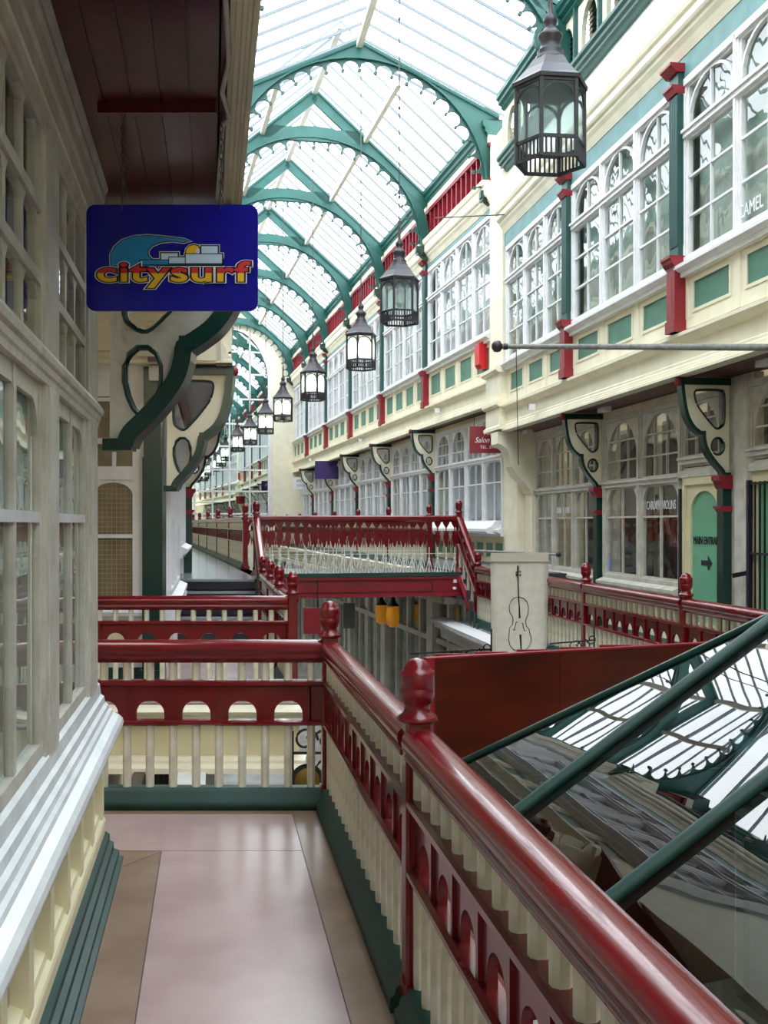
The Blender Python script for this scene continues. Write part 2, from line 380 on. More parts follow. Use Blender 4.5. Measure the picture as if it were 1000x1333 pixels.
# ------------------------------------------------------------ bridge
def bridge():
    A = Vector((BL[0],BL[1],DK)); B = Vector((BR[0],BR[1],DK+.03)); d = B-A; L = math.hypot(d.x,d.y); rz = math.atan2(d.y,d.x)
    t = root('footbridge', 'red footbridge with dark deck crossing the arcade', 'bridge', A, rz)
    mb = MB(); mb.box(-.1, L+.15, -.12, 2.3, -.06, 0); mb.obj('deck', greyfloor, t)
    for y, s in ((-.10,-1),(2.28,1)):
        mb = MB()
        mb.box(-.05, L+.05, y-.03, y+.03, -.36, -.06); mb.box(-.05, L+.05, y-.06, y+.06, -.09, -.05); mb.box(-.05, L+.05, y-.07, y+.07, -.38, -.33)
        mb.obj('girder', redwall, t)
        mb = MB()
        for z0, z1 in ((-.125,-.11),(-.305,-.29)): mb.box(.1, L-.5, y+s*.03-.008, y+s*.03+.008, z0, z1)
        for x in (.1, L-.5): mb.box(x-.01, x+.01, y+s*.03-.008, y+s*.03+.008, -.305, -.11)
        mb.obj('panel_moulding', mat('maroon_line', (84,14,20), .4) if 'maroon_line' not in MATS else MATS['maroon_line'], t)
    mb = MB(); mb.box(-.1, L+.12, -.17, -.06, -.045, .02); mb.obj('deck_kerb', basegreen, t)
    text_obj('CITY', .13, mat('faded_letters', (96,44,28), .6), t, (.9,-.132,-.2), sx=1.1)
    text_obj('HARMONY', .13, MATS['faded_letters'], t, (1.75,-.132,-.2), sx=1.0)
    mb = MB(); mb.box(L-.14,L-.08,-.15,-.12,-.16,-.1); mb.lathe([(.03,-.27),(.035,-.24),(.02,-.23)], L-.12, -.15, 10); mb.obj('fixing', white, t)
    for y, xa, xb, who in ((0.0,.0,L,'near'),(2.2,.05,L-.1,'far')):
        r = MB()
        r.ext(xa+.04, xb-.04, [(y-.03,.86),(y+.03,.86),(y+.05,.9),(y+.045,.95),(y+.02,.97),(y-.02,.97),(y-.045,.95),(y-.05,.9)])
        r.obj('handrail', red, t, label='%s handrail' % who)
    # cast-iron baluster: red leaf ornament above, white splayed feet below
    mb = MB()
    mb.box(-.009,.009,-.008,.008,.1,.87,0)
    mb.box(-.055,.055,-.006,.006,.835,.865,0); mb.prism([(-.05,.865),(-.05,.83),(-.016,.77),(.016,.77),(.05,.83),(.05,.865)], -.005,.005,0)
    mb.box(-.06,.06,-.006,.006,.69,.71,0)
    mb.prism([(-.035,.69),(-.052,.60),(-.034,.52),(-.012,.45),(.012,.45),(.034,.52),(.052,.60),(.035,.69)], -.005,.005,0)
    mb.prism([(-.066,.60),(-.07,.5),(-.058,.42),(-.05,.5)], -.004,.004,0); mb.prism([(.066,.60),(.05,.5),(.058,.42),(.07,.5)], -.004,.004,0)
    lo = MB()
    lo.box(-.007,.007,-.009,.009,.03,.44); lo.lathe([(.008,.23),(.02,.24),(.02,.255),(.008,.265)],0,0,8)
    lo.bar((0,0,.26),(-.06,0,.02),.01,.012); lo.bar((0,0,.26),(.06,0,.02),.01,.012); lo.bar((-.07,0,.33),(.07,0,.33),.008,.01); lo.lathe([(.016,.0),(.016,.03)],0,0,8)
    n = round(L/.15); first = None
    for y in (0.0, 2.2):
        for i in range(n):
            x = L*(i+.5)/n
            if first is None:
                a = mb.obj('iron_baluster', red, t); b = lo.obj('splayed_foot', ironw, a); first = (a,b); a.location = (x,y,0)
            else:
                a = inst(first[0], t, (x,y,0)); b = first[1].copy(); C.objects.link(b); b.parent = a
    return t
bridge()
# ------------------------------------------------------------ floors, slabs, stairs
fl = MB()
def pn(u, Y): return (NX(u, Y), Y)
uL, s1, s2, uR = -.62, -.252, .462, .78
def quad(a, b, c, d, z, mi): fl.flat([a,b,c,d], z-.02, z, mi)
Yc = 5.43; Ye = 6.12
quad(pn(s1,-3),pn(s2,-3),pn(s2,Yc),pn(s1,Yc),0,0)
quad(pn(uL-2,Yc),pn(s2,Yc),pn(s2,Ye),pn(uL-2,Ye),0,0)
quad(pn(uL-.2,-3),pn(s1,-3),pn(s1,Yc),pn(uL-.2,Yc),0,1)
quad(pn(s2,-3),pn(uR,-3),pn(uR,Ye),pn(s2,Ye),0,1)
quad(pn(uL-2,Ye),pn(uR,Ye),(NX(uR,6.4),6.4),(pn(uL-2,6.4)[0],6.4),0,1)
for a, b in ((pn(s1,-3),pn(s1,Yc)),(pn(s2,-3),pn(s2,Ye))):
    fl.bar((a[0],a[1],0),(b[0],b[1],0),.004,.002,2)
for a, b in ((pn(-.56,Yc),pn(s2,Yc)),(pn(-1,Ye),pn(s2,Ye))): fl.bar((a[0],a[1],0),(b[0],b[1],0),.0025,.0015,2)
fl.bar((*pn(-.47,5.12),0),(*pn(s1,Yc-.02),0),.003,.0015,2)
o = fl.obj('floor', [pinkfloor, brownfloor, seam]); o['kind'] = 'structure'
mb = MB(); mb.flat([pn(-2.6,-3),pn(.82,-3),pn(.82,6.45),pn(-2.6,6.45)], -.34, -.021); mb.obj('floor_slab', cream, kind='structure')
mb = MB(); mb.flat([(-4.2,10.0),(NX(.83,10.0),10.0),(NX(.83,16.2),16.2),(NX(-1.2,16.2),16.2),(-4.4,12)], -.02, 0); mb.obj('floor', [pinkfloor], kind='structure')
mb = MB(); mb.flat([(-4.2,10.02),(NX(.82,10.02),10.02),(NX(.82,18.2),18.2),(NX(-1.2,18.2),18.2),(-4.4,12)], -.62, -.021); mb.obj('floor_slab', yellowcream, kind='structure')
mb = MB()
mb.ext(-4.2, NX(.88,9.98), [(9.99,-.03),(9.78,-.03),(9.76,-.06),(9.80,-.09),(9.84,-.1),(9.86,-.14),(9.92,-.16),(9.93,-.2),(10.0,-.2)])
mb.ext(-4.2, NX(.88,9.98), [(10.01,-.5),(9.95,-.5),(9.9,-.53),(9.9,-.56),(9.84,-.59),(9.84,-.64),(10.01,-.64)])
mb.obj(trim_name(), cream, kind='structure')
# left steps
Y0, R, TD = 15.0, DK/5, .3
st = root('steps', 'dark rubber steps with pale nosings rising to the left raised walkway', 'stairs', (0,0,0))
tm, nm = MB(), MB()
for i in range(5):
    y = Y0 + TD*i; z = R*(i+1)
    tm.flat([(NX(-.48,y),y),(NX(.66,y),y),(NX(.66,17.0),17.0),(NX(-.48,17.0),17.0)], z-R, z-.012)
    nm.flat([(NX(-.46,y),y-.015),(NX(.65,y),y-.015),(NX(.65,y),y+.04),(NX(-.46,y),y+.04)], z-.04, z-.004)
tm.obj('treads', stairdark, st); nm.obj('nosings', nosing, st)
mb = MB(); mb.flat([(NX(-.9,16.25),16.25),(NX(.75,16.25),16.25),(-2.0,17.4),(-2.45,19.6),(FX(1.9,48.6),48.6),(FX(-.2,48.6),48.6),(-4.2,18)], DK-.3, DK); mb.obj('floor', [greyfloor], kind='structure')
# right steps
st = root('steps', 'steep cream sided steps at the right end of the bridge', 'stairs', (0,0,0))
tm, sm_ = MB(), MB()
for i in range(5):
    y = 18.2 - .22*i; z = DK - R*i
    tm.flat([(NX(RK+.1,y-.22),y-.22),(NX(5.95,y-.22),y-.22),(NX(5.95,y+.2),y+.2),(NX(RK+.1,y),y)], z-R-.6*(i==0), z)
    sm_.box(NX(RK-.07,y)-.02, NX(RK-.07,y)+.03, y-.24, y-.02, z-R-.28, z-R+.06, 0)
tm.obj('treads', stairdark, st); sm_.obj('stepped_string', green, st)
# right slabs
mb = MB(); mb.flat([(NX(RK-.1,-6),-6),(NX(6.9,-6),-6),(NX(6.9,21),21),(NX(RK-.1,18.3),18.3)], -.34, 0); mb.obj('floor', [greyfloor], kind='structure')
mb = MB()
for a, b in (((NX(RK-.28,-6),-6),(NX(RK-.28,19.3),19.3)),):
    mb.bar((a[0],a[1],-.06),(b[0],b[1],-.06),.34,.07); mb.bar((a[0]+.06,a[1],-.14),(b[0]+.06,b[1],-.14),.24,.09); mb.bar((a[0]+.12,a[1],-.27),(b[0]+.12,b[1],-.27),.14,.2)
mb.obj(trim_name(), white, kind='structure')
mb = MB(); mb.flat([(FX(5.35,18.4),18.4),(FX(7.7,18.4),18.4),(FX(7.7,48.6),48.6),(FX(5.35,48.6),48.6)], DK-.45, DK); mb.obj('floor', [greyfloor], kind='structure')
mb = MB(); a = (FX(5.3,18.6),18.6); b = (FX(5.3,48.5),48.5)
mb.bar((*a,DK-.08),(*b,DK-.08),.2,.1); mb.bar((a[0]+.05,a[1],DK-.25),(b[0]+.05,b[1],DK-.25),.12,.3); mb.bar((*a,DK-.5),(*b,DK-.5),.2,.12)
mb.obj(trim_name(), cream, kind='structure')
mb = MB(); a = (FX(1.93,19.6),19.6); b = (FX(1.93,48.5),48.5)
mb.bar((*a,DK-.08),(*b,DK-.08),.16,.1); mb.bar((a[0]-.04,a[1],DK-.25),(b[0]-.04,b[1],DK-.25),.12,.3)
mb.obj(trim_name(), cream, kind='structure')
mb = MB(); mb.box(-18,14,-9,54,GROUND-.2,GROUND); mb.obj('ground_floor', stone, kind='structure')
# ------------------------------------------------------------ facades
def facade_root(side, k, th, name, label=None, cat=None, kind='structure'):
    """local x runs along the facade, +y points out into the arcade. right side: x = Y/cos; left side: x = -Y/cos"""
    rz = PI/2 + th if side > 0 else th - PI/2
    return root(name, label, cat, (k,0,0), rz, kind=kind)
def span(side, a, b):
    return (a, b) if side > 0 else (-b, -a)
def window(side, k, th, v0, v1, zs, zt, zh, n, rows=3, cols=2, uprows=1, back='blind', gothic=True, mframe=white, backd=.14, backm=None, lower_arch=False, name=None, upcols=None, post=.11, tilt=None, sill=True, glass=True):
    """v0..v1 along the facade, sill zs, transom zt, head zh, n lights"""
    t = facade_root(side, k, th, name or window_name())
    x0, x1 = span(side, v0, v1); L = x1-x0
    f = MB(); g = MB()
    f.box(x0, x1, -.04, .07, zh-.08, zh); f.box(x0, x1, -.04, .08, zt-.045, zt+.045); f.box(x0, x1, -.04, .105, zt+.01, zt+.045)
    f.box(x0, x1, -.04, .07, zs, zs+.09)
    if sill: f.ext(x0-.02, x1+.02, [(-.04,zs-.14),(.10,zs-.14),(.10,zs-.09),(.14,zs-.07),(.17,zs-.05),(.17,zs-.01),(.12,zs+.01),(.08,zs+.03),(-.04,zs+.03)])
    p = L/n
    for i in range(n+1):
        x = x0 + p*i; wdt = post/2
        f.box(max(x-wdt, x0), min(x+wdt, x1), -.03, .05, zs+.05, zh-.02)
        f.box(max(x-wdt*.45, x0), min(x+wdt*.45, x1), .05, .07, zs+.05, zh-.02)
    uc = upcols or cols
    for i in range(n):
        a = x0+p*i+post/2; b = x0+p*(i+1)-post/2; cx = (a+b)/2
        for (z0, z1) in ((zs+.09, zt-.045), (zt+.045, zh-.08)):       # sash frames
            f.box(a, a+.03, -.02, .03, z0, z1); f.box(b-.03, b, -.02, .03, z0, z1); f.box(a+.03, b-.03, -.02, .03, z0, z0+.03); f.box(a+.03, b-.03, -.02, .03, z1-.03, z1)
        for j in range(1, cols): g.box(a+(b-a)*j/cols-.012, a+(b-a)*j/cols+.012, -.01, .025, zs+.1, zt-.05)
        if isinstance(rows, (list, tuple)): hz = rows
        else: hz = [zs+.1+(zt-zs-.15)*j/rows for j in range(1, rows)]
        for z in hz: g.box(a, b, -.01, .03, z-.013, z+.013)
        for j in range(1, uc): g.box(a+(b-a)*j/uc-.011, a+(b-a)*j/uc+.011, -.01, .025, zt+.05, zh-.09)
        for j in range(1, uprows): g.box(a, b, -.01, .022, zt+.05+(zh-zt-.13)*j/uprows-.011, zt+.05+(zh-zt-.13)*j/uprows+.011)
        hw = (b-a)/2-.03; rise = min(hw*1.05, (zh-zt)*.75)
        if gothic:       # open arch rib
            zz = zt+.05; H = zh-.1-zz
            pts = []
            for q in range(13):
                u = q/12; ang = PI*u
                pts.append((cx-hw*math.cos(ang), zz + H*(math.sin(ang)**.75)))
            for (xa,za),(xb,zb) in zip(pts, pts[1:]):
                dx, dz = xb-xa, zb-za; l = math.hypot(dx,dz) or 1; nx, nz_ = -dz/l*.016, dx/l*.016
                f.prism([(xa-nx,za-nz_),(xb-nx,zb-nz_),(xb+nx,zb+nz_),(xa+nx,za+nz_)], -.012, .034)
        else:
            arch_fill(f, a, b, zh-.08, cx, hw, zh-.1-rise, rise, -.012, .028, n=8)
        if lower_arch:
            r = (b-a)*.22
            for sgn, ex in ((1,a+.028),(-1,b-.028)):
                pts = [(ex + sgn*(r - r*math.cos(PI/2*q/5)), zt-.06-r + r*math.sin(PI/2*q/5)) for q in range(6)]
                for (xa,za),(xb,zb) in zip(pts, pts[1:]): f.prism([(xa,za),(xb,zb),(xb,zt-.05),(xa,zt-.05)] if sgn>0 else [(xb,zb),(xa,za),(xa,zt-.05),(xb,zt-.05)], -.012, .028)
    f.obj('frame', mframe, t); g.obj('glazing_bars', mframe, t)
    if glass:
        m = MB(); m.add([(x0+.02,0,zs+.08),(x1-.02,0,zs+.08),(x1-.02,0,zh-.06),(x0+.02,0,zh-.06)], [(0,1,2,3)]); m.obj('glass', winglass, t)
    m = MB(); m.box(x0+.01, x1-.01, -backd-.02, -backd, zs+.02, zh-.02)
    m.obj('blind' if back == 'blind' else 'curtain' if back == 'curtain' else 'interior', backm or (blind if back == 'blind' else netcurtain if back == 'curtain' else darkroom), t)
    return t
def pilaster(side, k, th, v, z0, z1, label):
    t = facade_root(side, k, th, 'pilaster', label, 'pilaster', None); x = v*side
    t.location = (Vector(t.location) + Vector((math.cos(t.rotation_euler.z)*x, math.sin(t.rotation_euler.z)*x, 0)))
    zb = z0+.78*(1 if z1-z0 < 2.95 else 1.12)
    m = MB(); m.box(-.11,.11,.02,.17,z0,zb-.12); m.box(-.125,.125,.02,.185,z0,z0+.14); m.box(-.028,.028,.165,.172,z0+.22,zb-.22)
    m.box(-.11,.11,.17,.176,zb-.14,zb-.12)
    m.ext(-.13,.13,[(.02,zb-.12),(.18,zb-.12),(.21,zb-.08),(.22,zb-.05),(.24,zb-.03),(.24,zb),(.02,zb)]); m.obj('pedestal', redwall, t)
    s = MB(); s.box(-.12,.12,.02,.13,zb,z1-.3)
    for i in range(7): s.box(-.11+i*.033,-.093+i*.033,.13,.142,zb+.12,z1-.36)
    for i in range(3): s.box(-.126,-.12,.035+i*.032,.05+i*.032,zb+.12,z1-.36)
    s.obj('fluted_shaft', tealdark, t)
    for zz, e, cn in ((z1-.30,.025,'collar'),(z1-.06,.05,'capital')):
        c = MB()
        c.ext(-.10-e,.10+e,[(.02,zz-.05),(.16,zz-.05),(.17+e,zz+.01),(.19+e,zz+.02),(.19+e,zz+.05),(.02,zz+.05)])
        c.obj(cn, redwall, t)
    s = MB(); s.box(-.12,.12,.02,.13,z1-.25,z1-.11); s.obj('necking', tealdark, t)
    return t
def upper(side, k, th, vb, Z, n, tag_side, near, far_v=None, pil=True):
    """upper storey: Z = dict of heights; vb = bay edges"""
    lip, sill, tr_, head, c0, c1 = Z['lip'], Z['sill'], Z['tr'], Z['head'], Z['c0'], Z['c1']
    w_ = facade_root(side, k, th, 'wall_' + tag_side)
    x0, x1 = span(side, vb[0], vb[-1])
    m = MB()
    m.box(x0, x1, -.35, -.0, lip+.02, sill-.1)                                        # spandrel wall
    m.box(x0, x1, -.35, .03, head, c0+.1); m.box(x0, x1, -.5, -.32, sill-.1, head)
    m.obj('spandrel', cream, w_)
    m = MB()
    s2 = (sill-.12-lip)
    m.ext(x0, x1, [(-.05,lip),(.12,lip),(.12,lip+.035),(.10,lip+.045),(.10,lip+.07),(.075,lip+.08),(.075,lip+.11),(.05,lip+.13),(.05,lip+.16),(.03,lip+.18),(.03,lip+.37),
                   (.08,lip+.39),(.12,lip+.42),(.14,lip+.44),(.14,lip+.48),(.05,lip+.51),(.02,lip+.53),(-.05,lip+.53)])
    m.obj('moulding', cream, w_)
    # panels under every light
    pm, gm = MB(), MB()
    za, zb = lip+.66, sill-.17
    for a, b in zip(vb, vb[1:]):
        xa, xb = span(side, a, b); nn = n
        if b-a < 3.6 and n == 4: nn = 3
        p = (xb-xa-.2)/nn
        for i in range(nn+1): xx = xa+.1+p*i; pm.box(xx-.06, xx+.06, 0, .035, lip+.53, sill-.1)
        pm.box(xa, xb, 0, .03, lip+.53, za); pm.box(xa, xb, 0, .03, zb+.02, sill-.1)
        for i in range(nn):
            l, r = xa+.1+p*i+.06, xa+.1+p*(i+1)-.06
            i1, i2 = l+.13, r-.13; z1, z2 = za+.07, zb-.05
            pm.ring([(l,za),(r,za),(r,zb+.02),(l,zb+.02)], [(i1-.03,z1-.03),(i2+.03,z1-.03),(i2+.03,z2+.03),(i1-.03,z2+.03)], 0, .018)
            pm.ring([(i1-.035,z1-.035),(i2+.035,z1-.035),(i2+.035,z2+.035),(i1-.035,z2+.035)], [(i1,z1),(i2,z1),(i2,z2),(i1,z2)], .01, .03)
            gm.box(i1-.01, i2+.01, -.002, .008, z1-.01, z2+.01)
    pm.obj('panelling', cream, w_); gm.obj('green_panels', pangreen, w_)
    m = MB(); m.box(x0, x1, .03, .06, head+.0, c0-.1); m.obj('frieze', frieze, w_)
    m = MB()
    m.ext(x0, x1, [(0,c0-.1),(.07,c0-.1),(.09,c0-.06),(.12,c0),(.16,c0+.05),(.17,c0+.08),(.20,c0+.10),(.22,c0+.13),(.22,c1-.12),(.25,c1-.09),(.27,c1-.04),(.27,c1),(0,c1+.03)])
    m.obj('cornice', cream, w_)
    for a, b in zip(vb, vb[1:]):
        q = .1
        window(side, k, th, a+q, b-q, sill, tr_, head, (3 if (b-a < 3.6 and n == 4) else n), back='blind' if near else 'curtain')
    return w_
Z_N = dict(lip=3.36, sill=4.62, tr=6.12, head=6.76, c0=7.12, c1=7.45)
Z_F = dict(lip=3.94, sill=5.34, tr=6.95, head=7.68, c0=7.88, c1=8.28)
KEN, KEF = 5.5, 6.8
vbN = [20.2, 16.57, 12.66, 8.75, 4.84, .93, -2.98, -6.9][::-1]
vbF = [21.3, 26.25, 31.0, 35.75, 40.5, 45.25, 50.0]
upper(1, KEN, TN, vbN, Z_N, 3, 'right', True)
upper(1, KEF, TF, vbF, Z_F, 4, 'right', False)
for i, v in enumerate(vbN[1:-1][::-1]):
    pilaster(1, KEN, TN, v, 3.86, 6.95, 'fluted green pilaster with red capital on the nearer upper front, %s from corner pier' % ORD[i])
for i, v in enumerate(vbF[1:-1]):
    pilaster(1, KEF, TF, v, 4.4, 7.9, 'slim green pilaster with red pedestal on far upper front, %s beyond corner pier' % ORD[i])
# left side upper storeys (above the nearer shops): same fronts facing back
KLN, KLF = .03, 1.35; KLS = .10
vbLN = [-4.2, -.4, 3.4, 7.2, 11.1, 15.0, 18.9]
vbLF = [19.6, 24.3, 29.0, 33.7, 38.4, 43.1, 47.8]
ZLN = dict(Z_N); ZLN['lip'] = 3.30
def upper_left():
    # the balcony lip is interrupted over the light well between the two shops (Y 7 to 11)
    upper(-1, KLN, TN, vbLN[:4][:3]+[6.95], ZLN, 3, 'left', True)
    upper(-1, KLS, TN, [11.15, 15.0, 18.9], ZLN, 3, 'left', True)
    w_ = facade_root(-1, KLN, TN, 'wall_left'); m = MB(); m.box(-11.15,-6.95,-.35,0,3.95,7.45); m.obj('panelling', cream, w_)
upper_left()
upper(-1, KLF, TF, vbLF, Z_F, 4, 'left', False)

# corner pier between the nearer and the farther right-hand fronts
t = facade_root(1, KEN, TN, 'wall_pier'); m = MB()
m.box(20.2, 21.1, -.6, .10, 3.9, 9.0); m.box(20.15, 21.15, -.1, .17, 3.5, 4.45)
m.ext(20.1, 21.2, [(-.1,4.45),(.2,4.45),(.26,4.5),(.26,4.56),(.1,4.62),(-.1,4.62)]); m.ext(20.1, 21.2, [(-.1,3.82),(.2,3.82),(.24,3.86),(.24,3.92),(.14,3.96),(-.1,3.96)])
m.ext(20.1, 21.2, [(-.1,3.40),(.2,3.40),(.2,3.46),(.16,3.5),(.16,3.58),(-.1,3.6)])
m.obj('pier_face', cream, t)
# return wall of the farther front above its roof line is closed by the pier

# plaster and clerestory above the nearer cornice; louvres above the farther one
def clerestory_near(side, k, va, vb_):
    t = facade_root(side, k, TN, 'wall_right' if side > 0 else 'wall_left'); x0, x1 = span(side, va, vb_)
    m = MB(); m.box(x0, x1, -.3, .0, 7.4, 8.22); m.obj('plaster', plaster, t)
    m = MB(); m.ext(x0, x1, [(-.1,8.18),(.05,8.18),(.07,8.23),(.11,8.25),(.11,8.3),(.15,8.32),(.15,8.37),(.19,8.4),(.19,8.45),(.02,8.5),(-.1,8.5)]); m.obj('cill_moulding', tealdark, t)
    c, g, s = MB(), MB(), MB(); n = int(round((x1-x0)/1.0)); p = (x1-x0)/n
    for i in range(n):
        xa = x0+p*i; cx = xa+p/2
        arch_fill(c, xa, xa+p, 9.36, cx, .33, 8.75, .5, -.04, .03, n=10, pw=.8); c.box(xa, cx-.33, -.04, .03, 8.48, 8.76); c.box(cx+.33, xa+p, -.04, .03, 8.48, 8.76)
        s.box(xa-.035, xa+.035, .03, .09, 8.48, 9.36)
        g.box(cx-.36, cx+.36, -.12, -.1, 8.48, 9.34)
        for j in range(11):
            z = 8.5+j*.075; g.add([(cx-.34,-.08,z+.06),(cx+.34,-.08,z+.06),(cx+.34,-.02,z),(cx-.34,-.02,z)], [(0,1,2,3)])
    c.obj('arched_surround', cream, t); g.obj('louvres', green, t); s.obj('colonnettes', tealdark, t)
    m = MB(); m.ext(x0, x1, [(-.1,9.34),(.06,9.34),(.1,9.37),(.1,9.41),(.16,9.44),(.16,9.5),(.2,9.53),(.2,9.62),(-.1,9.62)]); m.obj('eaves_beam', teal, t)
clerestory_near(1, KEN, -6.9, 20.3); clerestory_near(-1, KLN+.02, -4.2, 20.3)
def louvre_far(side, k, vb):
    t = facade_root(side, k, TF, 'wall_right' if side > 0 else 'wall_left'); x0, x1 = span(side, vb[0], vb[-1])
    m = MB(); m.box(x0, x1, -.04, -.02, 8.2, 9.05); m.obj('louvre_backing', mat('dusty_rose_boards', (150,120,124), .7, .15, 8) if 'dusty_rose_boards' not in MATS else MATS['dusty_rose_boards'], t)
    m = MB(); m.box(x0, x1, -.04, .13, 8.95, 9.02); m.box(x0, x1, -.04, .13, 8.28, 8.34)
    for a, b in zip(vb, vb[1:]):
        xa, xb = span(side, a, b); n = 13
        for i in range(n+1): x = xa+.15+(xb-xa-.3)*i/n; m.box(x-.03, x+.03, -.04, .11, 8.3, 8.98)
    m.obj('louvre_bars', redwall, t)
    m = MB(); m.box(x0, x1, -.15, .14, 9.02, 9.16); m.obj('cream_band', cream, t)
    m = MB(); m.ext(x0, x1, [(-.15,9.16),(.16,9.16),(.16,9.2),(.2,9.23),(.2,9.3),(.25,9.34),(.25,9.44),(-.15,9.44)]); m.obj('eaves_beam', teal, t)
louvre_far(1, KEF, vbF); louvre_far(-1, KLF, vbLF)

# ------------------------------------------------------------ roofs
def roof(kr, th, va, vb_, zr, slope, half, purl):
    c = math.cos(th)
    t = root('ceiling', None, None, (kr,0,0), PI/2+th, kind='structure')
    for s in (1,-1):
        m = MB(); e = half
        m.add([(va,0,zr+.04),(vb_,0,zr+.04),(vb_,s*e,zr+.04-slope*e),(va,s*e,zr+.04-slope*e)], [(0,1,2,3)]); m.obj('roof_glass', roofglass, t)
        b = MB(); n = int((vb_-va)/.62)
        for i in range(n+1):
            v = va+(vb_-va)*i/n; b.bar((v,0,zr+.02),(v,s*e,zr+.02-slope*e), .025, .05)
        b.obj('glazing_bars', barmat, t)
        b = MB()
        for f in purl: b.bar((va,s*e*f,zr-.06-slope*e*f),(vb_,s*e*f,zr-.06-slope*e*f), .10, .12)
        b.obj('purlin', beamcream, t)
    b = MB(); b.bar((va,0,zr-.04),(vb_,0,zr-.04), .12, .16); b.obj('ridge_beam', beamcream, t)
KRN, KRF = 2.82, 3.92
roof(KRN, TN, -7, 21.2, 10.82, .47, 2.85, ())
roof(KRF, TF, 21.9, 50.2, 11.62, .86, 2.85, (.42,))

def ell(rx, rz, zc, a): return (rx*math.cos(a), zc + rz*math.sin(a))
def cresting(rx, rz, zc, n, a0, a1, D=.17, y=.02):
    m = MB(); steps = 8
    for i in range(n):
        for q in range(steps):
            pr = []
            for tt in (q/steps, (q+1)/steps):
                a = a0+(a1-a0)*(i+tt)/n; d = .035 + D*(1-math.sqrt(max(0,1-(2*tt-1)**2)))
                o_ = ell(rx, rz, zc, a); nx, nz_ = math.cos(a)/rx, math.sin(a)/rz; l = math.hypot(nx, nz_); pr.append((o_, (o_[0]-nx/l*d, o_[1]-nz_/l*d)))
            m.prism([pr[0][0], pr[1][0], pr[1][1], pr[0][1]], -y, y)
        a = a0+(a1-a0)*i/n; o_ = ell(rx, rz, zc, a); nx, nz_ = math.cos(a)/rx, math.sin(a)/rz; l = math.hypot(nx, nz_)
        px, pz = o_[0]-nx/l*(D+.05), o_[1]-nz_/l*(D+.05)
        m.prism([(px+.035*math.cos(w_*PI/3), pz+.035*math.sin(w_*PI/3)) for w_ in range(6)], -y*1.5, y*1.5)
    return m
